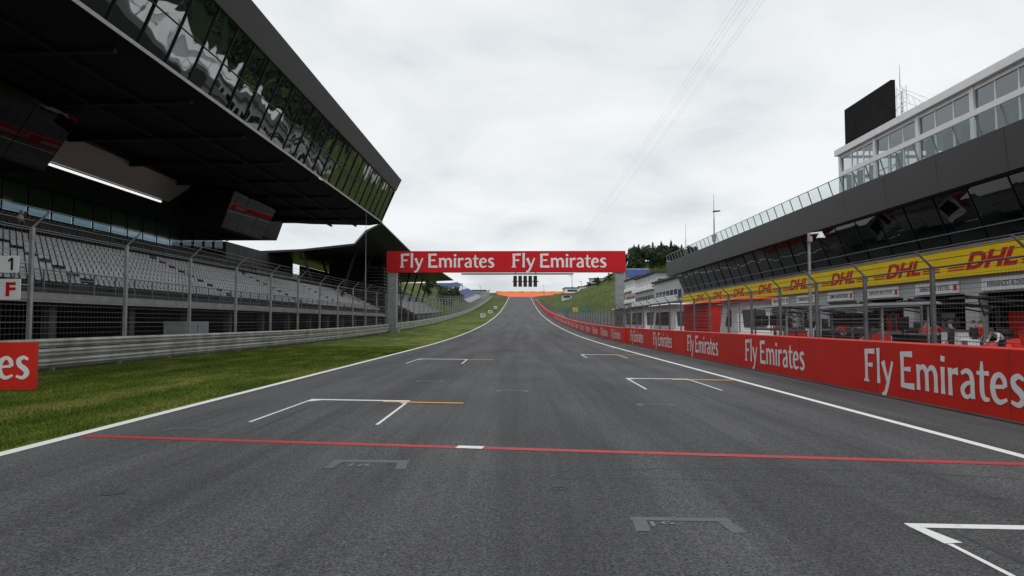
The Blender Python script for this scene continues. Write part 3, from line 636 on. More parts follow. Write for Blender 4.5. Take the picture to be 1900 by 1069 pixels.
part('jib',mb,M['wh'],cr_); part('aerial',MB().tube((bx,by,20.3),(bx,by,22),.035,.015),M['galv'],cr_)
# ------------------------------------------------------------ cctv pole
t=thing('camera_pole','white pole with dome surveillance camera behind the pit wall','camera pole',(11,26,0))
part('pole',MB().tube((11,26,0),(11,26,5.1),.065,.055,10),M['galv'],t)
part('arm',MB().tube((10.95,26,5.05),(11.5,26,5.12),.035),M['wh'],t)
mb=MB()
for k in range(6):
    a0=k*.26; a1=(k+1)*.26; mb.tube((11.45,26,4.9-.15*math.sin(a0)),(11.45,26,4.9-.15*math.sin(a1)),.15*math.cos(a0)+.001,.15*math.cos(a1)+.001,12,False)
part('camera_dome',mb,M['black'],t,smooth=True); part('camera_hood',MB().tube((11.45,26,4.9),(11.45,26,5.1),.17,.07,12),M['wh'],t)
part('flood_lamp',MB().box(10.93,11.07,25.85,26.0,4.75,4.95),M['galv'],t)
# ------------------------------------------------------------ pit wall stands
def cabin(x0,x1,y0,y1,zt,body,roofm,label,kind):
    t=thing('pit_wall_stand',label,'pit stand',((x0+x1)/2,(y0+y1)/2,0),'team stands along the pit wall')
    if kind=='cabin':
        mb=MB().hexa([(x0,y0,.9),(x1,y0,.9),(x1,y1,.9),(x0,y1,.9),(x0+.1,y0+.5,zt),(x1,y0+.5,zt),(x1,y1-.5,zt),(x0+.1,y1-.5,zt)]); part('cabin_shell',mb,body,t)
        part('window',MB().quad((x0-.02,y0+1.2,1.5),(x0-.02,y1-1.2,1.5),(x0+.06,y1-1.4,zt-.5),(x0+.06,y0+1.4,zt-.5)),M['glass3'],t)
        part('window',MB().quad((x0+.3,y0+.05,1.5),(x1-.3,y0+.05,1.5),(x1-.3,y0+.33,zt-.5),(x0+.3,y0+.33,zt-.5)),M['glass3'],t)
    elif kind=='slat':
        part('side_panel',MB().box(x0+.06,x0+.09,y0,y1,.9,zt-.05),M['dhl'],t)
        for k in range(9): part('side_slat',MB().box(x0,x0+.05,y0,y1,1.0+k*.2,1.14+k*.2),body,t)
        part('end_panel',MB().box(x0+.1,x1,y0,y0+.06,.9,zt-.1),body,t); part('desk',MB().box(x0+.1,x1,y0+.1,y1,1.0,1.08),M['post'],t)
    else:
        part('desk',MB().box(x0,x0+.7,y0+.1,y1,1.35,1.42),M['post'],t)
        for k in range(4): part('monitor',MB().box(x0+.1,x0+.16,y0+.4+k*(y1-y0)/4.2,y0+1.1+k*(y1-y0)/4.2,1.55,2.0),M['black'],t)
        for zz in(1.0,1.8): part('cross_rail',MB().tube((x0+.06,y0,zz),(x0+.06,y1,zz),.025),M['galv'],t)
    part('canopy',MB().hexa([(x0-.3,y0-.2,zt),(x1+.2,y0-.2,zt+.06),(x1+.2,y1+.2,zt+.06),(x0-.3,y1+.2,zt),(x0-.2,y0-.1,zt+.08),(x1+.1,y0-.1,zt+.14),(x1+.1,y1+.1,zt+.14),(x0-.2,y1+.1,zt+.08)]),roofm,t)
    for xx in(x0+.1,x1-.1):
        for yy in(y0+.1,y1-.1): part('leg',MB().box(xx-.03,xx+.03,yy-.03,yy+.03,0.01,zt),M['galv'],t)
cabin(11.2,13.2,50,58,3.0,M['wh'],M['wh'],'white enclosed team stand with dark windows by the pit wall','cabin')
cabin(11.2,13.2,41,47,2.85,M['redw'],M['redw'],'red slatted team stand with canopy by the pit wall','slat')
cabin(11.2,13.0,35.2,38.6,2.85,M['wh'],M['redw'],'red and white team stand beside the pit wall','cabin')
cabin(11.0,12.6,28.5,32.5,2.35,M['wh'],M['post'],'open steel team stand with monitors','desk')
cabin(11.0,12.6,21,24.5,2.2,M['wh'],M['post'],'open steel team stand with monitors','desk')
cabin(11.2,13.2,62,70,3.1,M['wh'],M['concd'],'grey and white team stand with dark windows','cabin')
cabin(11.2,13.2,74,82,3.2,M['shut'],M['wh'],'pale team stand with canopy further along the wall','cabin')
# ------------------------------------------------------------ race cars
def tyre(mb,x,y,z,r,w):
    prf=[(-w/2,r*.55),(-w/2,r*.9),(-w/2+.04,r),(w/2-.04,r),(w/2,r*.9),(w/2,r*.55)]; i=len(mb.v); n=20
    for k in range(n):
        a=2*math.pi*k/n
        for px_,pr_ in prf: mb.v.append((x+px_,y+pr_*math.cos(a),z+pr_*math.sin(a)))
    for k in range(n):
        for q in range(5): mb.f.append((i+k*6+q,i+k*6+q+1,i+((k+1)%n)*6+q+1,i+((k+1)%n)*6+q))
def racecar(x,y,label,rz):
    t=thing('race_car',label,'race car',(x,y,.01)); z=.01
    secs=[(-2.5,.08,.20,.12),(-1.6,.18,.36,.14),(-.6,.3,.55,.08),(.0,.62,.6,.06),(.8,.66,.78,.06),(1.6,.36,.6,.06),(2.1,.16,.4,.12)]
    mb=MB()
    for (yy,w,h,b) in secs:
        for cx,cz in((-w,b),(-w,b+(h-b)*.6),(-w*.45,h),(w*.45,h),(w,b+(h-b)*.6),(w,b)): mb.v.append((x+cx,y+yy,z+cz))
    for i in range(len(secs)-1):
        for k in range(6): mb.f.append((i*6+k,i*6+(k+1)%6,(i+1)*6+(k+1)%6,(i+1)*6+k))
    mb.f.append(tuple(range(5,-1,-1))); mb.f.append(tuple(range(36,42)))
    part('body',mb,M['carr'],t)
    part('airbox',MB().hexa([(x-.16,y+.35,z+.7),(x+.16,y+.35,z+.7),(x+.05,y+1.7,z+.6),(x-.05,y+1.7,z+.6),(x-.1,y+.35,z+1.0),(x+.1,y+.35,z+1.0),(x+.03,y+1.5,z+.85),(x-.03,y+1.5,z+.85)]),M['carr'],t)
    part('cockpit',MB().box(x-.22,x+.22,y-.35,y+.33,z+.6,z+.64),M['black'],t)
    part('front_wing',MB().box(x-.9,x+.9,y-2.75,y-2.35,z+.08,z+.12).box(x-.92,x-.88,y-2.8,y-2.2,z+.06,z+.3).box(x+.88,x+.92,y-2.8,y-2.2,z+.06,z+.3),M['wh'],t)
    part('rear_wing',MB().box(x-.5,x+.5,y+2.1,y+2.4,z+.86,z+.92).box(x-.52,x-.48,y+2.0,y+2.45,z+.35,z+.95).box(x+.48,x+.52,y+2.0,y+2.45,z+.35,z+.95),M['wh'],t)
    for sx in(-.75,.75):
        for yy,w in((-1.75,.3),(1.75,.36)):
            mb=MB(); tyre(mb,x+sx,y+yy,z+.33,.33,w); p=part('wheel',mb,M['rub'],t,smooth=True)
            part('rim',MB().tube((x+sx-.1,y+yy,z+.33),(x+sx+.1,y+yy,z+.33),.18,.18,14),M['galv'],p)
    t.rotation_euler.z=rz
racecar(21.5,35.2,'red open wheel race car parked in front of its garage',math.radians(70))
racecar(21.8,29.6,'red open wheel race car waiting in the pit lane',math.radians(75))
tm=None
for sx,sy,n in((23.5,40.5,5),(23.5,41.3,4),(23.3,45.5,5),(23.4,46.4,4),(23.2,33,4),(23.4,52,4),(20.5,38.4,3),(22.5,48.7,5),(23,56,4),(19.5,37.6,5),(19.6,44.5,5),(17.5,33.8,4)):
    for k in range(n):
        mb=MB()
        if tm is None:
            tyre(mb,0,0,0,.33,.34); mb.v=[(zz,yy,xx+.17) for xx,yy,zz in mb.v]; tm=mesh('tyre',mb,M['rub'],(0,0,0),True)
        o=D.objects.new('tyre',tm); COL.objects.link(o); o.location=(sx,sy,.01+k*.345); o['label']='black racing tyre stacked by the garage'; o['category']='tyre'; o['group']='stacked racing tyres'
for y in(31.5,36,41,46,53,60):
    t=thing('pit_boom','dark overhead equipment boom reaching out of the garage','equipment boom',(25,y,0),'overhead booms outside the garages')
    part('upright',MB().box(24.9,25.05,y-.08,y+.08,0.01,2.5).box(24.6,25.3,y-.4,y+.4,0.01,.08),M['black'],t)
    part('boom_arm',MB().tube((25,y,2.45),(20.0,y-.6,2.85),.1,.07).tube((25,y,2.1),(21.5,y-.6,2.6),.04,.04).tube((20.2,y-1.8,2.8),(20.2,y+.8,2.8),.06,.06),M['black'],t)
    part('hose',MB().tube((20.6,y-.6,2.7),(20.9,y-.5,2.0),.04).tube((20.9,y-.5,2.0),(21.4,y-.4,2.4),.04).tube((21.4,y-.4,2.4),(22,y-.4,1.7),.04),M['black'],t)
for i,(x,y,mm,lb) in enumerate(((23.5,36.7,'redw','red wheeled tool trolley by the garage'),(23.2,31,'redw','red wheeled tool trolley by the garage'),(23.6,48.5,'black','black wheeled equipment trolley by the garage'),(23.4,55,'wh','white wheeled equipment trolley by the garage'),(15.5,30,'redw','red wheeled equipment trolley near the pit wall'),(22,43.5,'black','black wheeled equipment trolley by the garage'),(18,40,'black','black wheeled equipment trolley in the pit lane'),(21,33.2,'wh','white wheeled equipment trolley by the race car'),(16,36,'black','black wheeled equipment trolley in the pit lane'),(13.9,24.5,'black','black wheeled equipment trolley near the pit wall'),(16.5,47,'redw','red wheeled equipment trolley in the pit lane'),(13.6,34,'redw','red wheeled equipment trolley near the pit wall'),(19,51,'wh','white wheeled equipment trolley in the pit lane'))):
    t=thing('tool_trolley',lb,'tool trolley',(x,y,0))
    part('cabinet',MB().box(x-.35,x+.35,y-.6,y+.6,.15,1.25),M[mm],t); part('worktop',MB().box(x-.38,x+.38,y-.63,y+.63,1.25,1.3),M['post'],t)
    part('monitor',MB().box(x-.3,x-.25,y-.35,y+.35,1.45,1.9).tube((x-.27,y,1.3),(x-.27,y,1.5),.03),M['black'],t)
    for dx in(-.28,.28):
        for dy in(-.5,.5): part('castor',MB().tube((x+dx-.03,y+dy,.08),(x+dx+.03,y+dy,.08),.07,.07,10),M['rub'],t)
t=thing('electrical_cabinet','grey steel electrical cabinet behind the debris fence','cabinet',(-19.5,40,0))
part('cabinet_body',MB().box(-20.2,-19,38.5,41.5,.1,1.75),M['galv'],t)
part('cabinet_door',MB().box(-18.99,-18.96,38.6,39.95,.2,1.65),M['shut'],t); part('cabinet_door',MB().box(-18.99,-18.96,40.05,41.4,.2,1.65),M['shut'],t); part('plinth',MB().box(-20.3,-18.9,38.4,41.6,0.005,.1),M['conc'],t)
# ------------------------------------------------------------ people
def person(loc,rz,pose,shirt,trs,label,hairm='hair'):
    J={'pel':((0,0,.95),.13,'t'),'spi':((0,0,1.15),.12,'s'),'che':((0,0,1.37),.145,'s'),'nec':((0,.0,1.50),.055,'k'),'hd':((0,.02,1.62),.092,'k'),'top':((0,.01,1.70),.075,'k'),'nos':((0,.12,1.615),.018,'k')}
    E=[('pel','spi'),('spi','che'),('che','nec'),('nec','hd'),('hd','top'),('hd','nos')]
    for s,n in((-1,'L'),(1,'R')):
        J['sh'+n]=((s*.18,0,1.42),.065,'s'); J['el'+n]=((s*.25,-.02,1.14),.045,'s'); J['wr'+n]=((s*.26,.08,.90),.03,'k'); J['ha'+n]=((s*.26,.11,.83),.034,'k')
        J['hi'+n]=((s*.09,0,.90),.09,'t'); J['kn'+n]=((s*.10,.03,.50),.06,'t'); J['an'+n]=((s*.10,0,.09),.042,'t'); J['to'+n]=((s*.11,.15,.045),.04,'t')
        E+=[('che','sh'+n),('sh'+n,'el'+n),('el'+n,'wr'+n),('wr'+n,'ha'+n),('pel','hi'+n),('hi'+n,'kn'+n),('kn'+n,'an'+n),('an'+n,'to'+n)]
    def mv(k,p): J[k]=(p,J[k][1],J[k][2])
    if pose=='bend':
        for k,p in(('spi',(0,.13,1.1)),('che',(0,.32,1.2)),('nec',(0,.43,1.25)),('hd',(0,.53,1.3)),('top',(0,.58,1.36)),('nos',(0,.63,1.24))): mv(k,p)
        for s,n in((-1,'L'),(1,'R')): mv('sh'+n,(s*.18,.36,1.2)); mv('el'+n,(s*.24,.45,.95)); mv('wr'+n,(s*.2,.62,.8)); mv('ha'+n,(s*.18,.69,.77)); mv('kn'+n,(s*.11,.12,.5))
    if pose=='hips':
        for s,n in((-1,'L'),(1,'R')): mv('el'+n,(s*.38,-.06,1.18)); mv('wr'+n,(s*.2,.08,1.03)); mv('ha'+n,(s*.15,.12,1.0))
    if pose=='walk':
        mv('knL',(-.10,.2,.52)); mv('anL',(-.1,.24,.11)); mv('toL',(-.11,.39,.06)); mv('knR',(.1,-.06,.5)); mv('anR',(.1,-.3,.14)); mv('toR',(.11,-.17,.05)); mv('elL',(-.25,-.12,1.15)); mv('wrL',(-.26,-.1,.9)); mv('haL',(-.26,-.09,.82)); mv('wrR',(.26,.2,.95)); mv('haR',(.26,.26,.9))
    for s,n in((-1,'L'),(1,'R')):
        h=Vector(J['ha'+n][0]); w=Vector(J['wr'+n][0]); d=(h-w).normalized(); sd=d.cross(Vector((1,0,0))).normalized()
        for q in range(4):
            k='f%s%d'%(n,q); L_=(.075,.085,.08,.06)[q]; J[k]=(tuple(h+d*L_+sd*(.014*(q-1.5))),.009,'k'); E.append(('ha'+n,k))
        k='th'+n; J[k]=(tuple(h+d*.03-sd*.05),.011,'k'); E.append(('ha'+n,k))
    keys=list(J); me=D.meshes.new('person'); me.from_pydata([J[k][0] for k in keys],[(keys.index(a),keys.index(b)) for a,b in E],[])
    ob=D.objects.new('tmp',me); COL.objects.link(ob); md=ob.modifiers.new('s','SKIN')
    sv_=me.skin_vertices[0].data
    for i,k in enumerate(keys): sv_[i].radius=(J[k][1],)*2; sv_[i].use_root=(k=='pel')
    m2=ob.modifiers.new('u','SUBSURF'); m2.levels=1; m2.render_levels=1
    C.view_layer.update(); out=D.meshes.new_from_object(ob.evaluated_get(C.evaluated_depsgraph_get())); D.objects.remove(ob)
    out.materials.clear(); [out.materials.append(x) for x in(M['skin'],M[shirt],M[trs])]
    idx={'k':0,'s':1,'t':2}; KP=[(Vector(J[k][0]),idx[J[k][2]]) for k in keys]
    for p in out.polygons:
        c=p.center; p.material_index=min(KP,key=lambda a:(a[0]-c).length)[1]; p.use_smooth=True
    o=D.objects.new('person',out); COL.objects.link(o); o.location=loc; o.rotation_euler.z=rz; o['label']=label; o['category']='person'
    h=Vector(J['hd'][0]); tp=Vector(J['top'][0]); mb=MB(); ax=(tp-h).normalized(); c=h+ax*.03
    n=10; bk=Vector((0,-.02,0))
    for i in range(6):
        a=i*math.pi/2/5
        for k in range(n):
            b=2*math.pi*k/n; mb.v.append(tuple(c+bk+Vector((.105*math.cos(a)*math.cos(b),.112*math.cos(a)*math.sin(b),.02+.12*math.sin(a)))))
    for i in range(5):
        for k in range(n): mb.f.append((i*n+k,i*n+(k+1)%n,(i+1)*n+(k+1)%n,(i+1)*n+k))
    ho=D.objects.new('hair',mesh('hair',mb,M[hairm],(0,0,0),True)); COL.objects.link(ho); ho.parent=o
    return o
person((-41.2,56,TOP+.01),math.radians(-90),'stand','darkcl','darkcl','person in dark clothes standing at the lounge window')
person((-34.0,45.8,LAND+.01),math.radians(-90),'stand','wool','darkcl','person in a white shirt standing in the stand')
person((-34.0,86.0,LAND+.01),math.radians(-90),'stand','blueshirt','darkcl','person in a blue shirt standing between the seats')
person((-34.0,87.2,LAND+.01),math.radians(-80),'hips','blueshirt','darkcl','person in a blue shirt with hands on hips')
for (x,y,a,ps,sh,lb) in((20.4,31.0,200,'stand','darkcl','mechanic in dark clothes standing beside the race car'),(19.6,33.0,-20,'bend','redshirt','mechanic in a red shirt bending over the car'),
 (22.8,37.8,120,'hips','redshirt','mechanic in a red shirt standing with hands on hips'),(14.9,40.2,60,'stand','redshirt','crew member in a red shirt near the team stand'),
 (20.0,28.6,100,'bend','wool','mechanic in a white shirt bending over the car'),(22.9,34.3,80,'stand','redshirt','mechanic in a red shirt standing by the garage'),
 (23.8,29.0,70,'walk','redshirt','mechanic in a red shirt walking past the garage'),(21.6,42.0,150,'walk','darkcl','crew member in dark clothes walking along the pit lane'),
 (23.0,50.0,90,'stand','wool','crew member in a white shirt outside a garage'),(20.2,46.6,10,'walk','wool','crew member in a white shirt crossing the pit lane'),
 (13.4,33.6,90,'stand','darkcl','crew member in dark clothes behind a team stand'),(13.5,27.0,70,'hips','darkcl','crew member in dark clothes with hands on hips'),(22,61,90,'walk','darkcl','crew member in dark clothes walking along the pit lane'),
 (17.8,30.2,150,'walk','redshirt','mechanic in a red shirt crossing the pit lane'),(17.0,27.2,40,'stand','darkcl','crew member in dark clothes watching the car'),(19.0,40.6,200,'hips','redshirt','mechanic in a red shirt beside stacked tyres'),(24.6,43.8,90,'stand','redshirt','mechanic in a red shirt at the garage door'),(15.4,44,120,'walk','darkcl','crew member in dark clothes walking past the stands')):
    person((x,y,.01),math.radians(a),ps,sh,'darkcl',lb)
# ------------------------------------------------------------ far right buildings etc
def block(x0,x1,y0,y1,h,label,m,storeys):
    z=PL(y0); t=thing('paddock_building',label,'building',((x0+x1)/2,y0,z))
    part('wall',MB().box(x0,x1,y0,y1,z-1,z+h),m,t)
    part('roof',MB().hexa([(x0-.6,y0-.6,z+h),(x1+.3,y0-.6,z+h),(x1+.3,y1+.3,z+h),(x0-.6,y1+.3,z+h),(x0-.6,y0-.6,z+h+.35),(x1+.3,y0-.6,z+h+.6),(x1+.3,y1+.3,z+h+.6),(x0-.6,y1+.3,z+h+.35)]),M['concd'],t)
    for s in range(storeys):
        zz=z+1+s*(h-.6)/storeys
        for k in range(int((y1-y0)/3.2)): part('window',MB().box(x0-.04,x0-.01,y0+.6+k*3.2,y0+3+k*3.2,zz,zz+1.6),M['glass3'],t)
        for k in range(int((x1-x0)/3)): part('window',MB().box(x0+.5+k*3,x0+2.7+k*3,y0-.04,y0-.01,zz,zz+1.6),M['glass3'],t)
        part('balcony',MB().box(x0-.9,x0-.0,y0,y1,zz-.55,zz-.35).box(x0-.9,x0-.86,y0,y1,zz-.35,zz+.5),M['wh'],t)
block(27.5,40,116,140,8.5,'white paddock building with balconies and dark windows',M['wall'],2)
block(29,42,146,172,10.5,'pale three storey paddock building with balconies',M['wall'],3)
block(33,46,190,215,11,'white hillside building beyond the pit lane',M['wall'],3)
bs=thing('spectator_stand','small blue seated grandstand high behind the paddock','grandstand',(58,330,20))
mb=MB()
for i in range(10):
    z=23+i*.55; y=330+i*1.0; mb.quad((52,y,z),(64,y,z),(64,y+1,z),(52,y+1,z)).quad((52,y,z-.55),(64,y,z-.55),(64,y,z),(52,y,z))
part('seating_tier',mb,M['blue'],bs); part('stand_frame',MB().box(52,64,329.5,330,8,23),M['wh'],bs); part('stand_frame',MB().box(52,64,340.1,341,8,28.4),M['wall'],bs)
for (x,y,w,d_,h,mm,lb) in((36,500,9,5,3.2,'wall','small grey hut on the grassy bank'),(50,512,12,5,3.5,'wh','small white hut on the grassy bank'),(62,540,14,5,4,'wall','low pale building on the hillside'),(30,392,8,5,3,'wh','small white cabin on the grass beside the track'),(24,350,5,4,2.8,'wall','small grey cabin on the grass beside the track'),(-24,395,8,5,3.2,'wall','small grey cabin on the grass beside the track')):
    z=H(x,y); t=thing('trackside_hut',lb,'hut',(x,y,z))
    part('wall',MB().box(x-w/2,x+w/2,y,y+d_,z-3,z+h),M[mm],t); part('roof',MB().hexa([(x-w/2-.4,y-.5,z+h),(x+w/2+.4,y-.5,z+h),(x+w/2+.4,y+d_+.4,z+h),(x-w/2-.4,y+d_+.4,z+h),(x-w/2-.4,y-.5,z+h+.25),(x+w/2+.4,y-.5,z+h+.25),(x+w/2+.4,y+d_+.4,z+h+.8),(x-w/2-.4,y+d_+.4,z+h+.8)]),M['concd'],t)
    part('window',MB().box(x-w*.35,x+w*.35,y-.05,y-.01,z+1,z+2.1),M['glass3'],t)
for k,(x0,x1,y,dz) in enumerate(((24,58,505,0),(32,78,522,0),(40,84,540,0))):
    mb=MB(); n=16
    for i in range(n+1):
        x=x0+(x1-x0)*i/n; z=H(x,y); mb.v+=[(x,y,z-.4),(x,y,z+1.0),(x,y+2.2,z+1.0)]
    for i in range(n):
        for q in(0,1): mb.f.append((3*i+q,3*i+q+1,3*i+4+q,3*i+3+q))
    t=thing('retaining_terrace','low stone terrace step cut into the grassy bank','terrace',(x0,y,H(x0,y)),'terraces on the grassy bank'); part('terrace_face',mb,M['soil'],t)
t=thing('trackside_hoarding','long orange and white hoarding across the top of the hill','hoarding',(20,480,22.5))
part('hoarding_panel',MB().box(-17,60,480,480.3,PL(480)-.3,PL(480)+1.1),M['org'],t)
for i in range(10): part('hoarding_stripe',MB().box(-12+i*7.4,-8+i*7.4,479.9,479.97,PL(480)+.3,PL(480)+.9),M['yel'],t)
t=thing('trackside_hoarding','green and yellow hoarding beside the pit exit','hoarding',(16,230,5))
for k,(x0,x1,mm) in enumerate(((13.5,17,'green'),(17.2,19,'yel'),(19.2,23,'green'))): part('hoarding_panel',MB().box(x0,x1,225,225.2,PL(225)-.2,PL(225)+1.5),M[mm],t)
def marquee(x,y,w,l,h,label,grp='white marquee tents'):
    z=H(x,y); t=thing('marquee_tent',label,'tent',(x,y,z),grp)
    part('tent_wall',MB().box(x-w/2,x+w/2,y,y+l,z-.3,z+h*.6),M['tent'],t)
    part('tent_roof',MB().quad((x-w/2-.2,y-.2,z+h*.6),(x+w/2+.2,y-.2,z+h*.6),(x,y+l/2,z+h)).quad((x+w/2+.2,y-.2,z+h*.6),(x+w/2+.2,y+l+.2,z+h*.6),(x,y+l/2,z+h)).quad((x+w/2+.2,y+l+.2,z+h*.6),(x-w/2-.2,y+l+.2,z+h*.6),(x,y+l/2,z+h)).quad((x-w/2-.2,y+l+.2,z+h*.6),(x-w/2-.2,y-.2,z+h*.6),(x,y+l/2,z+h)),M['tent'],t)
for i in range(9): marquee(62+(i%2)*3,25+i*24,13,15,9.5,'large white pitched marquee in the paddock behind the garages')
for i in range(7): marquee(90+(i%2)*4,60+i*27,14,17,11,'large white pitched marquee in the paddock behind the garages')
for i,(y,ch) in enumerate(((165,'150'),(205,'100'),(250,'50'))):
    z=PL(y); t=thing('distance_marker','white distance marker board on the grass verge','sign',(-9,y,z),'braking distance boards')
    part('marker_panel',MB().box(-9.6,-8.4,y,y+.06,z+.35,z+1.25),M['wh'],t); part('leg',MB().box(-9.5,-9.44,y,y+.05,z,z+.4),M['black'],t); part('leg',MB().box(-8.56,-8.5,y,y+.05,z,z+.4),M['black'],t)
    text(ch,.9,.6,(-9.45,y-.02,z+.5),(1,0,0),(0,0,1),t,M['black'],.02)
for (x,y,h) in((30,395,11),(27,300,9),(-22,260,9),(14,400,7),(17.5,230,12),(-19,330,8)):
    z=H(x,y); t=thing('street_lamp','slim grey lamp post beside the track','lamp post',(x,y,z),'distant lamp posts')
    part('pole',MB().tube((x,y,z),(x,y,z+h),.12,.07),M['post'],t); part('lamp_head',MB().box(x-1.0,x+.1,y-.2,y+.2,z+h-.05,z+h+.12),M['post'],t)
for i,(x,z) in enumerate(((40.2,58.5),(41.6,59.2),(42.8,58.0),(44.2,58.8),(40.9,61))):
    mb=MB(); n=30
    for k in range(n):
        f=lambda t:(x,-60+1060*t,z+6*((2*t-1)**2)-1.5)
        mb.tube(f(k/n),f((k+1)/n),.016,.016,4,False)
    single('power_cable',mb,M['cable'],'thin overhead power cable crossing the sky','cable',(x,400,z),'overhead power cables')
# ------------------------------------------------------------ trees
def leafcloud(centers,n,size,seed):
    rs=np.random.RandomState(seed); V=[];F=[]
    for k in range(n):
        c,r=centers[rs.randint(len(centers))]; d=rs.normal(size=3); d/=np.linalg.norm(d); p=np.array(c)+d*np.array(r)*(rs.rand()**.4)
        a=rs.normal(size=3); a/=np.linalg.norm(a); b=np.cross(a,rs.normal(size=3)); b/=np.linalg.norm(b); s=size*(.6+.8*rs.rand()); i=len(V)
        V+=[tuple(p-a*s),tuple(p+b*s*.6),tuple(p+a*s),tuple(p-b*s*.6)]; F.append((i,i+1,i+2,i+3))
    mb=MB(); mb.v=V; mb.f=F; return mb
def tree(kind,seed,loc):
    rs=random.Random(seed); con=kind=='pine_tree'
    t=thing(kind,'dark conifer on the wooded hilltop' if con else 'leafy green tree on the hillside','tree',(0,0,0),'trees on the hill')
    tr=MB().tube((0,0,0),(.1,0,6),.25,.14).tube((.1,0,6),(0,.1,11 if con else 9),.14,.04)
    cs=[]
    if con:
        for k in range(9):
            z=2+k*1.2; w=2.6*(1-k/9.5)
            for q in range(5): a=q*1.257+k; cs.append(((w*.55*math.cos(a),w*.55*math.sin(a),z),(w*.55,w*.55,.55)))
            tr.tube((0,0,z),(w*math.cos(k),w*math.sin(k),z-.2),.05,.02,5)
        cs.append(((0,0,12.6),(.3,.3,.9)))
    else:
        for k in range(15):
            a=rs.uniform(0,6.28); rr=rs.uniform(.3,3.0); z=rs.uniform(2.6,9.5); cs.append(((rr*math.cos(a),rr*math.sin(a),z),(rs.uniform(1.0,1.8),)*3)); tr.tube((0.05,0,min(max(z-1.4,1),7)),(rr*math.cos(a),rr*math.sin(a),z),.09,.03,5)
    part('trunk',tr,M['bark'],t); part('crown',leafcloud(cs,1300 if con else 1700,.36,seed),M['conif'] if con else M['leaf'],t)
    t.location=loc; return t
tb=[tree('pine_tree',1,(104,545,H(104,545))),tree('pine_tree',2,(112,550,H(112,550))),tree('leafy_tree',3,(90,548,H(90,548))),tree('leafy_tree',4,(95,552,H(95,552)))]
rs=random.Random(5)
for i in range(80):
    x=rs.uniform(84,142); y=rs.uniform(530,575); b=tb[rs.choice((0,1,2,2,3,3))]; s=rs.uniform(.7,1.35)
    if x<92: s*=.8
    c=copyt(b,rz=rs.uniform(0,6),sc=(s*1.15,s*1.15,s)); c.location=(x,y,H(x,y)-.3)
for (x,y,s) in((-24,215,.7),(-26,235,.6),(-23,228,.5),(-25,250,.5),(-23,268,.45),(-26,280,.6),(52,520,.6),(60,530,.7),(-30,222,.7),(68,345,.9),(74,350,.9),(80,360,1),(63,350,.7),(40,520,.4),(45,523,.35),(70,535,.6),(76,540,.7),(33,505,.35)):
    c=copyt(tb[2+(int(x)%2)],rz=x,sc=(s,s,s)); c.location=(x,y,H(x,y)-.3)
cs=[]
rr=np.random.RandomState(9)
for k in range(560):
    x=rr.uniform(128,300); y=rr.uniform(-40,470); cs.append(((x,y,H(x,y)+3),(6,6,5)))
for k in range(60):
    y=rr.uniform(245,460); x=rr.uniform(y*.245,130); cs.append(((x,y,H(x,y)+2),(6,6,4)))
o=single('distant_wood',leafcloud(cs,38000,1.4,11),M['conif'],'dense dark green wood covering the hillside','wood',(0,0,0),kind='stuff')
# ------------------------------------------------------------ grass blades
def blades(n,x0,x1,y0,y1,seed,hm):
    r=np.random.RandomState(seed); x=r.uniform(x0,x1,n); y=y0+(y1-y0)*r.rand(n)**1.6; keep=(-x/y<.85); x=x[keep]; y=y[keep]; n=len(x)
    a=r.uniform(0,6.28,n); h=hm*(.5+r.rand(n)); w=.006+.004*(y/20); lx=r.normal(0,.35,n)*h; ly=r.normal(0,.35,n)*h
    V=np.empty((n,3,3)); V[:,0]=np.stack([x-np.cos(a)*w,y-np.sin(a)*w,np.zeros(n)],1); V[:,1]=np.stack([x+np.cos(a)*w,y+np.sin(a)*w,np.zeros(n)],1); V[:,2]=np.stack([x+lx,y+ly,h],1)
    me=D.meshes.new('grass_blades'); me.vertices.add(n*3); me.vertices.foreach_set('co',V.ravel()); me.loops.add(n*3); me.loops.foreach_set('vertex_index',np.arange(n*3)); me.polygons.add(n)
    me.polygons.foreach_set('loop_start',np.arange(0,n*3,3)); me.polygons.foreach_set('loop_total',np.full(n,3)); me.update(calc_edges=True); me.materials.append(M['grass'])
    o=D.objects.new('grass',me); COL.objects.link(o); o['kind']='stuff'; o['label']='short green trackside grass on the verge'; o['category']='grass'
blades(170000,-16.35,-6.86,8.5,48,3,.045)
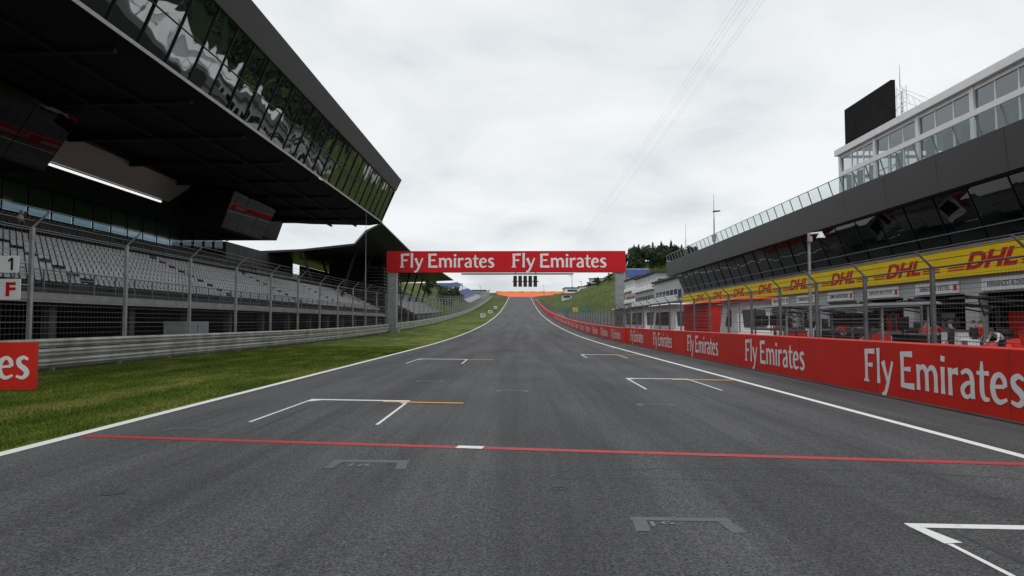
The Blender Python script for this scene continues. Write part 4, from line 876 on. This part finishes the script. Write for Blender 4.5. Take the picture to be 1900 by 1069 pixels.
# ------------------------------------------------------------ world, sun, camera
w=D.worlds.new('World'); SC.world=w; w.use_nodes=True; N=w.node_tree.nodes; L=w.node_tree.links
bg=N['Background']; out=[n for n in N if n.type=='OUTPUT_WORLD'][0]
sky=N.new('ShaderNodeTexSky'); sky.sky_type='NISHITA'; sky.sun_disc=False; sky.sun_elevation=math.radians(55); sky.sun_rotation=math.radians(200)
L.new(sky.outputs[0],bg.inputs[0]); bg.inputs[1].default_value=.1
tc=N.new('ShaderNodeTexCoord'); sp=N.new('ShaderNodeSeparateXYZ'); L.new(tc.outputs['Generated'],sp.inputs[0])
ad=N.new('ShaderNodeMath'); ad.operation='ADD'; ad.inputs[1].default_value=.22; L.new(sp.outputs[2],ad.inputs[0])
mx_=N.new('ShaderNodeMath'); mx_.operation='MAXIMUM'; mx_.inputs[1].default_value=.1; L.new(ad.outputs[0],mx_.inputs[0])
dv=[]
for k in(0,1):
    d=N.new('ShaderNodeMath'); d.operation='DIVIDE'; L.new(sp.outputs[k],d.inputs[0]); L.new(mx_.outputs[0],d.inputs[1]); dv.append(d)
cb=N.new('ShaderNodeCombineXYZ'); L.new(dv[0].outputs[0],cb.inputs[0]); L.new(dv[1].outputs[0],cb.inputs[1])
n1=N.new('ShaderNodeTexNoise'); n1.inputs['Scale'].default_value=1.5; n1.inputs['Detail'].default_value=7; n1.inputs['Roughness'].default_value=.52; n1.inputs['Distortion'].default_value=.3; L.new(cb.outputs[0],n1.inputs[0])
rp=N.new('ShaderNodeValToRGB'); e=rp.color_ramp.elements; e[0].position=.30; e[0].color=(.64,.68,.71,1); e[1].position=.60; e[1].color=(.95,.97,.98,1); m_=e.new(.44); m_.color=(.82,.855,.875,1)
L.new(n1.outputs[0],rp.inputs[0])
b2=N.new('ShaderNodeBackground'); b2.inputs[1].default_value=1.0; L.new(rp.outputs[0],b2.inputs[0])
ms=N.new('ShaderNodeMixShader'); ms.inputs[0].default_value=.94; L.new(bg.outputs[0],ms.inputs[1]); L.new(b2.outputs[0],ms.inputs[2]); L.new(ms.outputs[0],out.inputs[0])
sl=D.lights.new('sun','SUN'); sl.energy=1.0; sl.angle=math.radians(15); sl.color=(1,.97,.93); so=D.objects.new('sun',sl); COL.objects.link(so)
az=math.radians(200); el=math.radians(55)
dirv=Vector((math.sin(az)*math.cos(el),math.cos(az)*math.cos(el),math.sin(el))); so.rotation_euler=dirv.to_track_quat('Z','Y').to_euler(); so.location=(0,0,60)
cam=D.cameras.new('camera'); cam.lens=24; cam.sensor_width=36; cam.clip_end=9000; co=D.objects.new('camera',cam); COL.objects.link(co)
co.location=(0,0,1.7); co.rotation_euler=(math.radians(92.87),0,math.radians(.68)); SC.camera=co
